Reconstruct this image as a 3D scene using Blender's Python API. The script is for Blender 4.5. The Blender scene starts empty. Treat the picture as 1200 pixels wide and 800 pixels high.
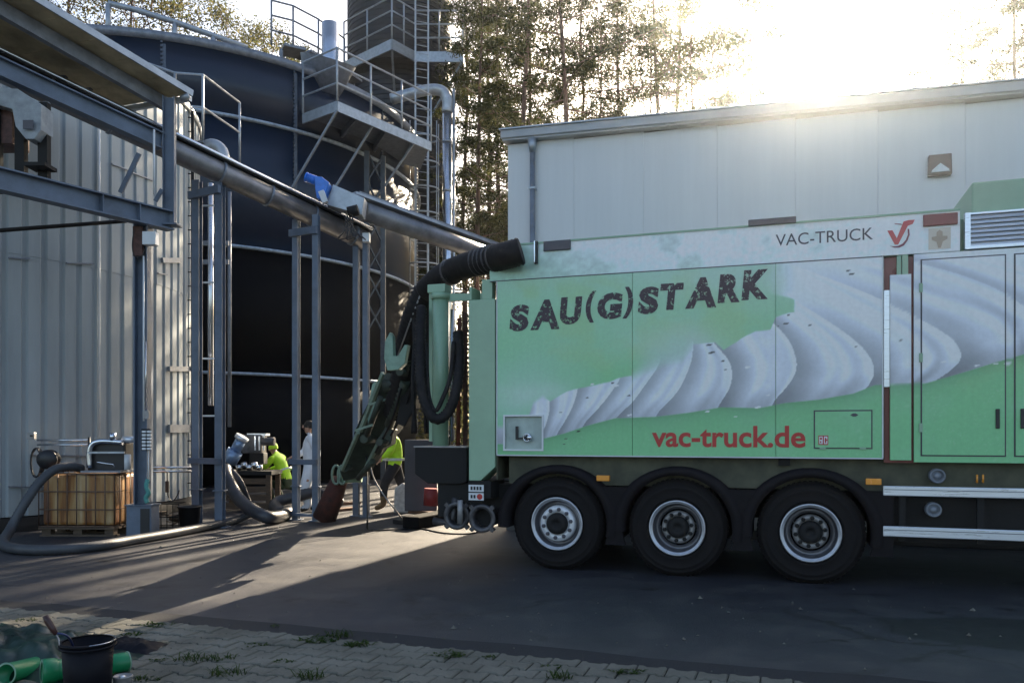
import bpy, math, random
import numpy as np
from mathutils import Vector, Matrix, Euler
R = math.radians
rnd = random.Random(7)
HAZE_D, HAZE_G = 0.0005, 0.91
scn = bpy.context.scene
COL = scn.collection

# ------------------------------------------------------------------ camera
F, CX, HY, CH = 950.0, 600.0, 508.0, 1.6
cam_d = bpy.data.cameras.new('camera')
cam_d.sensor_width = 36.0
cam_d.lens = F / 1200.0 * 36.0
cam_d.shift_y = (HY - 400.0) / 1200.0
cam_d.clip_start = 0.05
cam_d.clip_end = 2000
cam = bpy.data.objects.new('camera', cam_d)
COL.objects.link(cam)
cam.location = (0, 0, CH)
cam.rotation_euler = (R(90), 0, 0)
scn.camera = cam

# ------------------------------------------------------------------ light
SUN_AZ, SUN_EL = R(20.4), R(25.3)
w = bpy.data.worlds.new("World")
scn.world = w
w.use_nodes = True
nt = w.node_tree
bg = nt.nodes['Background']
sky = nt.nodes.new('ShaderNodeTexSky')
sky.sky_type = 'NISHITA'
sky.sun_disc = False
sky.sun_elevation = SUN_EL
sky.sun_rotation = SUN_AZ
sky.air_density = 1.0
sky.dust_density = 2.6
sky.ozone_density = 0.35
nt.links.new(sky.outputs['Color'], bg.inputs['Color'])
bg.inputs['Strength'].default_value = 0.062
sd = bpy.data.lights.new('sun', 'SUN')
sd.energy = 5.0
sd.angle = R(0.5)
sd.color = (1.0, 0.84, 0.62)
so = bpy.data.objects.new('sun', sd)
COL.objects.link(so)
sdir = Vector((math.sin(SUN_AZ) * math.cos(SUN_EL), math.cos(SUN_AZ) * math.cos(SUN_EL), math.sin(SUN_EL)))
so.rotation_euler = sdir.to_track_quat('Z', 'Y').to_euler()
so.location = sdir * 60
scn.view_settings.view_transform = 'Standard'
scn.view_settings.look = 'None'
scn.view_settings.gamma = 1
scn.view_settings.exposure = 2.3

# ------------------------------------------------------------------ helpers
def P(px, py, Y):
    return Vector(((px - CX) / F * Y, Y, CH + (HY - py) / F * Y))
def G(px, py):
    Y = CH * F / (py - HY)
    return Vector(((px - CX) / F * Y, Y, 0))

def srgb(c):
    return tuple((x / 12.92 if x <= 0.04045 else ((x + 0.055) / 1.055) ** 2.4) for x in c)

MATS = {}
def mat(name, col, rough=0.6, metal=0.0, var=0.25, scale=3.0, bump=0.0, bscale=40.0, col2=None, stretch=None, coat=0.0, spec=0.5):
    if name in MATS: return MATS[name]
    m = bpy.data.materials.new(name); m.use_nodes = True
    n, l = m.node_tree.nodes, m.node_tree.links
    b = n['Principled BSDF']
    b.inputs['Roughness'].default_value = rough
    b.inputs['Metallic'].default_value = metal
    b.inputs['Coat Weight'].default_value = coat
    b.inputs['Specular IOR Level'].default_value = spec
    tc = n.new('ShaderNodeTexCoord')
    mp = n.new('ShaderNodeMapping')
    l.new(tc.outputs['Object'], mp.inputs['Vector'])
    if stretch: mp.inputs['Scale'].default_value = stretch
    t = n.new('ShaderNodeTexNoise'); t.inputs['Scale'].default_value = scale
    t.inputs['Detail'].default_value = 6; t.inputs['Roughness'].default_value = 0.62
    l.new(mp.outputs[0], t.inputs['Vector'])
    r = n.new('ShaderNodeValToRGB')
    c2 = col2 if col2 else tuple(x * (1 - var) for x in col)
    c1 = tuple(min(1, x * (1 + var * 0.5)) for x in col) if not col2 else col
    r.color_ramp.elements[0].position = 0.32; r.color_ramp.elements[0].color = (*c2, 1)
    r.color_ramp.elements[1].position = 0.68; r.color_ramp.elements[1].color = (*c1, 1)
    l.new(t.outputs['Fac'], r.inputs['Fac'])
    l.new(r.outputs['Color'], b.inputs['Base Color'])
    rr = n.new('ShaderNodeMapRange')
    rr.inputs['To Min'].default_value = max(0, rough - 0.12); rr.inputs['To Max'].default_value = min(1, rough + 0.12)
    l.new(t.outputs['Fac'], rr.inputs['Value']); l.new(rr.outputs[0], b.inputs['Roughness'])
    if bump > 0:
        t2 = n.new('ShaderNodeTexNoise'); t2.inputs['Scale'].default_value = bscale; t2.inputs['Detail'].default_value = 4
        l.new(mp.outputs[0], t2.inputs['Vector'])
        bm = n.new('ShaderNodeBump'); bm.inputs['Strength'].default_value = bump; bm.inputs['Distance'].default_value = 0.01
        l.new(t2.outputs['Fac'], bm.inputs['Height']); l.new(bm.outputs[0], b.inputs['Normal'])
    MATS[name] = m
    return m

def wmat(o):
    m = o.matrix_basis.copy()
    while o.parent:
        o = o.parent; m = o.matrix_basis @ m
    return m

def tag(o, label=None, cat=None, group=None, kind=None):
    if label: o['label'] = label
    if cat: o['category'] = cat
    if group: o['group'] = group
    if kind: o['kind'] = kind
    return o

def thing(name, label, cat, loc=(0, 0, 0), rz=0, group=None):
    o = bpy.data.objects.new(name, None); COL.objects.link(o)
    o.empty_display_size = 0.2
    o.location = loc; o.rotation_euler = (0, 0, rz)
    return tag(o, label, cat, group)

def frame(p0, p1, up=(0, 0, 1)):
    a = (Vector(p1) - Vector(p0)).normalized()
    up = Vector(up)
    if abs(a.dot(up)) > 0.98: up = Vector((0, 1, 0))
    s = a.cross(up).normalized()
    return a, s, s.cross(a).normalized()

class MB:
    def __init__(self): self.v = []; self.f = []; self.s = []
    def add(self, vs, fs, smooth=False):
        k = len(self.v); self.v += [tuple(x) for x in vs]
        self.f += [tuple(i + k for i in f) for f in fs]; self.s += [smooth] * len(fs)
        return self
    def box(self, c, size, M=None):
        x, y, z = (s / 2 for s in size)
        vs = [Vector((a * x, b * y, d * z)) for a in (-1, 1) for b in (-1, 1) for d in (-1, 1)]
        if M is not None: vs = [M @ q for q in vs]
        vs = [q + Vector(c) for q in vs]
        return self.add(vs, [(0, 1, 3, 2), (4, 6, 7, 5), (0, 4, 5, 1), (2, 3, 7, 6), (0, 2, 6, 4), (1, 5, 7, 3)])
    def bx(self, x0, x1, y0, y1, z0, z1):
        return self.box(((x0 + x1) / 2, (y0 + y1) / 2, (z0 + z1) / 2), (abs(x1 - x0), abs(y1 - y0), abs(z1 - z0)))
    def beam(self, p0, p1, wd, h, up=(0, 0, 1)):
        a, s, u = frame(p0, p1, up); p0, p1 = Vector(p0), Vector(p1)
        vs = [p + s * (i * wd / 2) + u * (j * h / 2) for p in (p0, p1) for i in (-1, 1) for j in (-1, 1)]
        return self.add(vs, [(0, 1, 3, 2), (4, 6, 7, 5), (0, 4, 5, 1), (2, 3, 7, 6), (0, 2, 6, 4), (1, 5, 7, 3)])
    def ibeam(self, p0, p1, wd, h, t=0.014, up=(0, 0, 1)):
        a, s, u = frame(p0, p1, up); p0, p1 = Vector(p0), Vector(p1)
        self.beam(p0 + u * (h / 2 - t / 2), p1 + u * (h / 2 - t / 2), wd, t, up)
        self.beam(p0 - u * (h / 2 - t / 2), p1 - u * (h / 2 - t / 2), wd, t, up)
        return self.beam(p0, p1, t, h - 2 * t, up)
    def tube(self, pts, r, seg=10, caps=True, smooth=True, closed=False):
        pts = [Vector(p) for p in pts]; n = len(pts)
        rs = r if isinstance(r, (list, tuple)) else [r] * n
        vs, fs = [], []
        prev = None
        for i, p in enumerate(pts):
            if closed: d = pts[(i + 1) % n] - pts[i - 1]
            else: d = pts[min(i + 1, n - 1)] - pts[max(i - 1, 0)]
            if d.length < 1e-9: d = Vector((0, 0, 1))
            d.normalize()
            if prev is None:
                ref = Vector((0, 0, 1)) if abs(d.z) < 0.9 else Vector((1, 0, 0))
                s = d.cross(ref).normalized()
            else:
                s = prev - d * prev.dot(d)
                if s.length < 1e-6: s = d.cross(Vector((0, 0, 1)))
                s.normalize()
            prev = s; u = d.cross(s)
            for k in range(seg):
                a = 2 * math.pi * k / seg
                vs.append(p + (s * math.cos(a) + u * math.sin(a)) * rs[i])
        for i in range(n if closed else n - 1):
            i2 = (i + 1) % n
            for k in range(seg):
                k2 = (k + 1) % seg
                fs.append((i * seg + k, i2 * seg + k, i2 * seg + k2, i * seg + k2))
        self.add(vs, fs, smooth)
        if caps and not closed:
            b = len(self.v) - len(vs)
            self.f.append(tuple(b + k for k in range(seg))); self.s.append(False)
            self.f.append(tuple(b + (n - 1) * seg + seg - 1 - k for k in range(seg))); self.s.append(False)
        return self
    def lathe(self, prof, c, axis=(0, 0, 1), seg=24, smooth=True, a0=0, a1=2 * math.pi):
        ax = Vector(axis).normalized(); ref = Vector((1, 0, 0)) if abs(ax.x) < 0.9 else Vector((0, 1, 0))
        s = (ref - ax * ref.dot(ax)).normalized(); u = ax.cross(s); c = Vector(c)
        full = abs(a1 - a0 - 2 * math.pi) < 1e-6; m = seg if full else seg + 1
        vs = [c + ax * z + (s * math.cos(a0 + (a1 - a0) * k / seg) + u * math.sin(a0 + (a1 - a0) * k / seg)) * r for (r, z) in prof for k in range(m)]
        fs = []
        for i in range(len(prof) - 1):
            for k in range(seg):
                k2 = (k + 1) % m
                fs.append((i * m + k, i * m + k2, (i + 1) * m + k2, (i + 1) * m + k))
        return self.add(vs, fs, smooth)
    def prism(self, poly, o, ax, ay, depth):
        o, ax, ay = Vector(o), Vector(ax), Vector(ay); az = ax.cross(ay).normalized() * depth
        n = len(poly)
        vs = [o + ax * x + ay * y for x, y in poly] + [o + ax * x + ay * y + az for x, y in poly]
        fs = [tuple(range(n - 1, -1, -1)), tuple(range(n, 2 * n))] + [(i, (i + 1) % n, n + (i + 1) % n, n + i) for i in range(n)]
        return self.add(vs, fs)
    def mesh(self, name, m, off=None, inv=None):
        me = bpy.data.meshes.new(name)
        vs = self.v
        if inv is not None: vs = [tuple(inv @ Vector(p)) for p in vs]
        elif off is not None: vs = [(p[0] - off[0], p[1] - off[1], p[2] - off[2]) for p in vs]
        me.from_pydata(vs, [], self.f)
        me.polygons.foreach_set('use_smooth', self.s)
        ms = m if isinstance(m, (list, tuple)) else [m]
        for q in ms: me.materials.append(q)
        me.update()
        return me
    def build(self, name, m, parent=None, local=False, bevel=0, **tg):
        if parent is None:
            xs = [p[0] for p in self.v]; ys = [p[1] for p in self.v]; zs = [p[2] for p in self.v]
            off = ((min(xs) + max(xs)) / 2, (min(ys) + max(ys)) / 2, min(zs))
            o = bpy.data.objects.new(name, self.mesh(name, m, off=off)); o.location = off
        elif local:
            o = bpy.data.objects.new(name, self.mesh(name, m)); o.parent = parent
        else:
            o = bpy.data.objects.new(name, self.mesh(name, m, inv=wmat(parent).inverted())); o.parent = parent
        COL.objects.link(o)
        if bevel:
            b = o.modifiers.new('bevel', 'BEVEL'); b.width = bevel; b.segments = 2; b.limit_method = 'ANGLE'; b.angle_limit = R(40)
        if tg: tag(o, **tg)
        return o

def inst(src, parent=None, loc=None, rot=None, scale=None):
    o = src.copy(); COL.objects.link(o)
    if parent is not None: o.parent = parent
    if loc is not None: o.location = loc
    if rot is not None: o.rotation_euler = rot
    if scale is not None: o.scale = scale
    return o

def copy_tree(o, parent=None):
    c = o.copy(); COL.objects.link(c)
    if parent is not None: c.parent = parent
    for ch in list(o.children): copy_tree(ch, c)
    return c

def smooth_path(pts, n=8):
    pts = [Vector(p) for p in pts]; out = []
    ext = [pts[0] * 2 - pts[1]] + pts + [pts[-1] * 2 - pts[-2]]
    for i in range(1, len(ext) - 2):
        a, b, c, d = ext[i - 1:i + 3]
        for k in range(n):
            t = k / n
            out.append(0.5 * ((2 * b) + (c - a) * t + (2 * a - 5 * b + 4 * c - d) * t * t + (3 * b - a - 3 * c + d) * t ** 3))
    out.append(pts[-1]); return out

def ribbed(pts, r, pitch=0.05, amp=0.012):
    """resample a path and give it corrugation radii"""
    pts = smooth_path(pts, 12); out = []; rs = []; acc = 0; step = pitch / 2
    last = pts[0]; out.append(last); L = 0
    for p in pts[1:]:
        seg = p - last
        while seg.length + acc >= step and seg.length > 1e-9:
            t = (step - acc) / seg.length
            last = last + seg * t; out.append(last); seg = p - last; acc = 0
        acc += seg.length; last = p
    for i in range(len(out)): rs.append(r + (amp if i % 2 else -amp))
    return out, rs

# ------------------------------------------------------------------ materials
M_steel = mat('painted_blue_grey_steel', (0.13, 0.165, 0.225), 0.5, 0.1, 0.3, 2.5, 0.08)
M_galv = mat('galvanised_steel', (0.42, 0.45, 0.49), 0.45, 0.6, 0.25, 6, 0.05)
M_galvd = mat('weathered_galvanised_steel', (0.24, 0.26, 0.30), 0.5, 0.4, 0.3, 6, 0.05)
M_chrome = mat('bright_stainless_steel', (0.72, 0.75, 0.8), 0.22, 1.0, 0.1, 3)
M_black = mat('black_plastic', (0.018, 0.018, 0.021), 0.45, 0, 0.3, 5)
M_rubber = mat('black_rubber', (0.009, 0.008, 0.009), 0.7, 0, 0.35, 12, 0.15, 60, col2=(0.02, 0.017, 0.017), spec=.3)
M_tyre = mat('dusty_tyre_rubber', (0.011, 0.009, 0.0095), 0.85, 0, 0.3, 9, 0.25, 50, col2=(0.006, 0.005, 0.0055), spec=.3)
M_gm = mat('mint_green_paint', srgb((0.58, 0.71, 0.60)), 0.42, 0, 0.14, 2.0, 0.03, 25, coat=0.15)
M_gms = mat('satin_green_paint', srgb((0.50, 0.76, 0.56)), 0.42, 0, 0.12, 2.0, 0.02, 25, coat=0.15)
M_gd = mat('grimy_dark_green_steel', (0.055, 0.075, 0.052), 0.6, 0.1, 0.6, 5, 0.2, 30, col2=(0.02, 0.022, 0.018))
M_olive = mat('dusty_olive_underbody', (0.085, 0.085, 0.055), 0.75, 0, 0.45, 4, 0.1)
M_dark = mat('dark_underbody', (0.010, 0.009, 0.009), 0.8, 0, 0.4, 5, 0.2)
M_white = mat('white_paint', (0.72, 0.74, 0.76), 0.4, 0, 0.12, 5)
M_alu = mat('brushed_aluminium', (0.75, 0.79, 0.85), 0.3, 0.55, 0.1, 3, stretch=(1, 20, 20))
M_rust = mat('rusty_steel', (0.30, 0.075, 0.035), 0.8, 0.1, 0.5, 6, 0.4, 30, col2=(0.09, 0.025, 0.018))
M_red = mat('red_print', srgb((0.74, 0.22, 0.20)), 0.45, 0, 0.1, 8)
M_ink = mat('dark_print', (0.075, 0.07, 0.085), 0.45, 0, 0.2, 8)
M_orange = mat('orange_lens', (0.85, 0.33, 0.04), 0.25, 0, 0.1, 5, coat=0.5)
M_reddark = mat('brown_red_lens', (0.25, 0.055, 0.05), 0.3, 0, 0.2, 5)

# ------------------------------------------------------------------ ground
def asphalt():
    m = bpy.data.materials.new('worn_asphalt'); m.use_nodes = True
    n, l = m.node_tree.nodes, m.node_tree.links; b = n['Principled BSDF']
    g = n.new('ShaderNodeNewGeometry')
    def noise(sc, det=6, ro=0.6, vec=None):
        t = n.new('ShaderNodeTexNoise'); t.inputs['Scale'].default_value = sc; t.inputs['Detail'].default_value = det
        t.inputs['Roughness'].default_value = ro; l.new(vec or g.outputs['Position'], t.inputs['Vector']); return t
    def mixc(f, a, bb):
        x = n.new('ShaderNodeMix'); x.data_type = 'RGBA'
        l.new(f, x.inputs[0]) if hasattr(f, 'links') else setattr(x.inputs[0], 'default_value', f)
        for i, q in ((6, a), (7, bb)):
            if hasattr(q, 'links'): l.new(q, x.inputs[i])
            else: x.inputs[i].default_value = (*q, 1)
        return x.outputs[2]
    def ramp(f, p0, p1):
        r = n.new('ShaderNodeMapRange'); r.inputs['From Min'].default_value = p0; r.inputs['From Max'].default_value = p1
        l.new(f, r.inputs['Value']); return r.outputs[0]
    big = noise(0.35); mid = noise(2.2); fine = noise(55, 3, 0.7); grit = noise(170, 2)
    c = mixc(ramp(big.outputs['Fac'], .35, .65), (0.020, 0.021, 0.029), (0.033, 0.033, 0.040))
    c = mixc(ramp(mid.outputs['Fac'], .48, .75), c, (0.058, 0.056, 0.055))
    st = n.new('ShaderNodeMapping'); st.inputs['Scale'].default_value = (0.35, 2.6, 1); st.inputs['Rotation'].default_value = (0, 0, R(18.7))
    l.new(g.outputs['Position'], st.inputs['Vector'])
    tr = noise(1.1, 4, .6, st.outputs[0])
    c = mixc(ramp(tr.outputs['Fac'], .52, .72), c, (0.024, 0.024, 0.029))
    pale = ramp(grit.outputs['Fac'], .66, .74)
    c = mixc(pale, c, (0.13, 0.125, 0.115))
    oil = noise(1.7, 3, .5); c = mixc(ramp(oil.outputs['Fac'], .66, .70), c, (0.008, 0.008, 0.010))
    dk = ramp(fine.outputs['Fac'], .62, .8)
    c = mixc(dk, c, (0.020, 0.020, 0.023))
    # damp dark stain right of the last wheel, distance to its centre line with a wobbly rim
    sm = n.new('ShaderNodeMapping'); sm.vector_type = 'TEXTURE'
    sm.inputs['Location'].default_value = (4.45, 6.35, 0); sm.inputs['Rotation'].default_value = (0, 0, R(-16)); sm.inputs['Scale'].default_value = (1.45, 0.62, 50)
    l.new(g.outputs['Position'], sm.inputs['Vector'])
    ln = n.new('ShaderNodeVectorMath'); ln.operation = 'LENGTH'; l.new(sm.outputs[0], ln.inputs[0])
    wob = noise(1.6, 5); ad = n.new('ShaderNodeMath'); ad.operation = 'MULTIPLY_ADD'
    l.new(wob.outputs['Fac'], ad.inputs[0]); ad.inputs[1].default_value = 0.7; l.new(ln.outputs['Value'], ad.inputs[2])
    stain = ramp(ad.outputs[0], 1.42, 1.30)
    c = mixc(stain, c, (0.008, 0.009, 0.011))
    vr = n.new('ShaderNodeTexVoronoi'); vr.feature = 'DISTANCE_TO_EDGE'; vr.inputs['Scale'].default_value = 0.42
    wv = n.new('ShaderNodeVectorMath'); wv.operation = 'MULTIPLY_ADD'; wn = noise(1.3, 5, .7); l.new(wn.outputs['Color'], wv.inputs[0]); wv.inputs[1].default_value = (.9, .9, 0); l.new(g.outputs['Position'], wv.inputs[2])
    l.new(wv.outputs[0], vr.inputs['Vector'])
    crk = ramp(vr.outputs['Distance'], .012, .004); gate = ramp(noise(.5, 3).outputs['Fac'], .5, .6)
    mu = n.new('ShaderNodeMath'); mu.operation = 'MULTIPLY'; l.new(crk, mu.inputs[0]); l.new(gate, mu.inputs[1])
    c = mixc(mu.outputs[0], c, (0.010, 0.010, 0.011))
    l.new(c, b.inputs['Base Color'])
    ro = n.new('ShaderNodeMapRange'); ro.inputs['To Min'].default_value = 0.42; ro.inputs['To Max'].default_value = 0.68
    l.new(mid.outputs['Fac'], ro.inputs['Value'])
    l.new(ro.outputs[0], b.inputs['Roughness']); b.inputs['Specular IOR Level'].default_value = .5
    bm = n.new('ShaderNodeBump'); bm.inputs['Strength'].default_value = 0.7; bm.inputs['Distance'].default_value = 0.006
    l.new(fine.outputs['Fac'], bm.inputs['Height'])
    bm2 = n.new('ShaderNodeBump'); bm2.inputs['Strength'].default_value = 0.5; bm2.inputs['Distance'].default_value = 0.02
    l.new(mid.outputs['Fac'], bm2.inputs['Height']); l.new(bm.outputs[0], bm2.inputs['Normal'])
    l.new(bm2.outputs[0], b.inputs['Normal'])
    return m
M_asph = asphalt()
M_soil = mat('forest_soil', (0.075, 0.055, 0.035), 0.9, 0, 0.5, 1.5, 0.4, 8, col2=(0.04, 0.05, 0.02))
M_seam = mat('fresh_tar_patch', (0.016, 0.016, 0.019), 0.85, 0, 0.35, 6, 0.4, 60)

g = MB(); g.add([(-95, -30, 0), (95, -30, 0), (95, 115, 0), (-95, 115, 0)], [(0, 1, 2, 3)])
o = bpy.data.objects.new('forest_ground', g.mesh('forest_ground', M_soil)); o.location.z = -0.004; COL.objects.link(o); tag(o, kind='structure', label='dark forest floor beyond the yard')
g = MB(); g.add([(-26, -30, 0), (40, -30, 0), (40, 24, 0), (-26, 46, 0)], [(0, 1, 2, 3)])
o = bpy.data.objects.new('asphalt_yard', g.mesh('asphalt_yard', M_asph)); COL.objects.link(o); tag(o, kind='structure', label='grey worn asphalt of the works yard')

DU = Vector((0.9468, -0.3218, 0)); DN = Vector((0.3218, 0.9468, 0))     # along the truck / away from the camera
TH = math.atan2(DU.y, DU.x)
# paving: edge line through (-4.7,7.45) parallel to the truck
E0 = Vector((-1.5, 6.36, 0))
def edge_pt(s, t): return E0 + DU * s - DN * t
g = MB(); q = [edge_pt(-16, 0), edge_pt(12, 0), edge_pt(12, 7), edge_pt(-16, 7)]
g.add([(p.x, p.y, 0.004) for p in reversed(q)], [(0, 1, 2, 3)])
M_joint = mat('sandy_joint_dirt', (0.020, 0.020, 0.016), 0.95, 0, 0.5, 20, 0.5, 60, col2=(0.012, 0.016, 0.009))
pave = bpy.data.objects.new('pavement', g.mesh('pavement', M_joint)); COL.objects.link(pave)
tag(pave, kind='structure', label='grey interlocking block paving along the asphalt edge')
rr_ = random.Random(3)
top = []; bot = []
for i in range(57):
    s = -16 + i * 0.5
    top.append(edge_pt(s, -0.24 - rr_.random() * 0.07)); bot.append(edge_pt(s, 0.0))
g = MB(); g.add([(p.x, p.y, 0.004) for p in bot + top], [(i, i + 1, 57 + i + 1, 57 + i) for i in range(56)])
g.build('tar_strip', M_seam, kind='structure', label='darker asphalt strip along the paving edge')

M_pav = bpy.data.materials.new('concrete_paver'); M_pav.use_nodes = True
n, l = M_pav.node_tree.nodes, M_pav.node_tree.links; b = n['Principled BSDF']; b.inputs['Roughness'].default_value = 0.9
ge = n.new('ShaderNodeNewGeometry'); t1 = n.new('ShaderNodeTexNoise'); t1.inputs['Scale'].default_value = 60; t1.inputs['Detail'].default_value = 5
t2 = n.new('ShaderNodeTexNoise'); t2.inputs['Scale'].default_value = 2.0; t2.inputs['Detail'].default_value = 6
l.new(ge.outputs['Position'], t1.inputs['Vector']); l.new(ge.outputs['Position'], t2.inputs['Vector'])
r1 = n.new('ShaderNodeValToRGB'); r1.color_ramp.elements[0].position = .3; r1.color_ramp.elements[0].color = (.095, .090, .070, 1)
r1.color_ramp.elements[1].position = .7; r1.color_ramp.elements[1].color = (.205, .195, .160, 1)
l.new(t2.outputs['Fac'], r1.inputs['Fac'])
hs = n.new('ShaderNodeHueSaturation'); l.new(r1.outputs[0], hs.inputs['Color'])
mr = n.new('ShaderNodeMapRange'); mr.inputs['To Min'].default_value = .72; mr.inputs['To Max'].default_value = 1.22; l.new(ge.outputs['Random Per Island'], mr.inputs['Value'])
mr2 = n.new('ShaderNodeMath'); mr2.operation = 'MULTIPLY_ADD'; mr2.inputs[1].default_value = 0.5; l.new(t1.outputs['Fac'], mr2.inputs[0]); 
mr3 = n.new('ShaderNodeMath'); mr3.operation = 'SUBTRACT'; l.new(mr.outputs[0], mr3.inputs[0]); mr3.inputs[1].default_value = 0.25
l.new(mr3.outputs[0], mr2.inputs[2]); l.new(mr2.outputs[0], hs.inputs['Value']); l.new(hs.outputs[0], b.inputs['Base Color'])
bm = n.new('ShaderNodeBump'); bm.inputs['Strength'].default_value = .5; bm.inputs['Distance'].default_value = .004; l.new(t1.outputs['Fac'], bm.inputs['Height']); l.new(bm.outputs[0], b.inputs['Normal'])

PL, PW, PA = 0.2, 0.165, 0.014
def paver_poly(gap):
    L2, W2, a, q, c = PL / 2 - gap, PW / 2 - gap, PA, PL / 4, 0.012
    up = [(-L2, W2 + a), (-q - c, W2 + a), (-q + c, W2 - a), (q - c, W2 - a), (q + c, W2 + a), (L2, W2 + a)]
    return up + [(x, -y) for x, y in reversed(up)]
def paver_mb():
    m = MB(); o = paver_poly(0.004); i_ = paver_poly(0.012); z = [(-0.06, o), (0.006, o), (0.014, i_)]
    vs = [(x, y, zz) for zz, pl in z for x, y in pl]; k = 12
    fs = [(j * k + (i + 1) % k, j * k + i, (j + 1) * k + i, (j + 1) * k + (i + 1) % k) for j in range(2) for i in range(k)]
    fs.append(tuple(2 * k + k - 1 - i for i in range(k)))
    return m.add(vs, fs)
pm = paver_mb()
spots = []
for row in range(38):
    for c in range(-70, 52):
        s = c * PL + (PL / 2 if row % 2 else 0); t = 0.10 + row * PW
        p = edge_pt(s, t)
        ok = p.y > 0.6
        Y = p.y; px = CX + F * p.x / Y; py = HY + F * CH / Y
        vis = -10 < px < 1210 and 690 < py < 806
        if ok: spots.append((not vis, -py if vis else 0, abs(px - 600), s, t))
spots.sort(key=lambda a: (a[0], a[1]))
proto_me = pm.mesh('paver', M_pav)
stuff = MB()
for i, (nv, _, _, s, t) in enumerate(spots):
    p = edge_pt(s, t); dz = rnd.uniform(-0.006, 0.005); ax, ay = rnd.uniform(-.03, .03), rnd.uniform(-.03, .03)
    if i < 298 and not nv:
        o = bpy.data.objects.new('paver', proto_me); COL.objects.link(o); o.parent = pave
        o.location = (p.x, p.y, 0.004 + dz); o.rotation_euler = (ax, ay, TH + rnd.uniform(-.015, .015) + math.pi * rnd.randint(0, 1))
    elif p.y < 8.5 and -8 < p.x < 9 and p.y > 2.5:
        Mx = Matrix.Translation((p.x, p.y, 0.004 + dz)) @ Euler((ax, ay, TH)).to_matrix().to_4x4()
        stuff.add([Mx @ Vector(v) for v in pm.v], pm.f)
o = bpy.data.objects.new('paver_field', stuff.mesh('paver_field', M_pav)); COL.objects.link(o); o.parent = pave; o['kind'] = 'stuff'

# ------------------------------------------------------------------ vacuum truck
P0 = Vector((0.52, 9.5, 0))
truck = thing('vacuum_truck', 'green and white suction truck with three rear axles and auger print', 'truck', P0, TH)
def T(px, py, n=0.0):
    k = (px - CX) / F
    Y = (0.3218 * P0.x + 0.9468 * P0.y + n) / (0.9468 + 0.3218 * k)
    X = k * Y
    u = (X - P0.x) * DU.x + (Y - P0.y) * DU.y
    return u, CH + (HY - py) / F * Y
def TV(px, py, n=0.0):
    u, z = T(px, py, n); return Vector((u, n, z))
def U(px, n=0.0): return T(px, 500, n)[0]
def proj(u, n, z):
    X = P0.x + u * DU.x + n * DN.x; Y = P0.y + u * DU.y + n * DN.y
    return CX + F * X / Y, HY - F * (z - CH) / Y

def tp(mb, name, m, parent=None, **k): return mb.build(name, m, parent or truck, local=True, **k)

# --- printed artwork (a flat print on the panels), laid out along the side
LOW = np.array([(600, 520), (640, 513), (660, 508), (690, 498), (720, 490), (770, 488), (810, 483), (845, 477), (890, 478), (920, 472), (960, 468), (1000, 461), (1025, 451), (1085, 449), (1130, 436), (1165, 425), (1200, 415), (1400, 390)], float)
UPP = np.array([(600, 500), (618, 492), (625, 472), (636, 464), (645, 470), (665, 458), (678, 455), (715, 447), (724, 443), (740, 440), (775, 424), (800, 418), (812, 403), (838, 401), (848, 410), (870, 396), (885, 388), (903, 386), (909, 372), (925, 366), (931, 364), (932, 352), (922, 344), (905, 300), (1400, 100)], float)
RIMS = [
 [(645, 640), (470, 645), (490, 643), (515, 632)],
 [(456, 678), (480, 670), (503, 656), (515, 648)],
 [(440, 730), (450, 723), (475, 705), (499, 680)],
 [(425, 775), (455, 753), (475, 739), (492, 716)],
 [(420, 812), (450, 800), (465, 790), (486, 766)],
 [(401, 832), (412, 848), (425, 857), (445, 859), (460, 853), (480, 838)],
 [(365, 890), (386, 915), (400, 927), (430, 936), (450, 926), (474, 902)],
 [(345, 920), (378, 974), (404, 1010), (430, 1027), (452, 1020), (470, 998)],
 [(300, 900), (320, 955), (345, 1022), (370, 1070), (390, 1110), (410, 1128), (425, 1127), (441, 1105), (455, 1080)],
 [(290, 1000), (310, 1085), (325, 1140), (345, 1182), (370, 1215), (400, 1230), (430, 1222), (455, 1200)],
 [(290, 1120), (330, 1260), (370, 1310), (410, 1320), (450, 1300)]]
def vnoise(x, y, seed=0):
    xi = np.floor(x).astype(np.int64); yi = np.floor(y).astype(np.int64); fx = x - xi; fy = y - yi
    fx = fx * fx * (3 - 2 * fx); fy = fy * fy * (3 - 2 * fy)
    def h(a, b_):
        v = np.sin(a * 127.1 + b_ * 311.7 + seed * 74.7) * 43758.5453; return v - np.floor(v)
    return (h(xi, yi) * (1 - fx) + h(xi + 1, yi) * fx) * (1 - fy) + (h(xi, yi + 1) * (1 - fx) + h(xi + 1, yi + 1) * fx) * fy
def fbm(x, y, seed=0): return 0.5 * vnoise(x, y, seed) + 0.27 * vnoise(x * 2.1, y * 2.1, seed + 1) + 0.15 * vnoise(x * 4.3, y * 4.3, seed + 2) + .08 * vnoise(x * 9, y * 9, seed + 3)
def sstep(a, b_, x):
    t = np.clip((x - a) / (b_ - a), 0, 1); return t * t * (3 - 2 * t)
GREEN = np.array([0.40, 0.69, 0.46]); 
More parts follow.
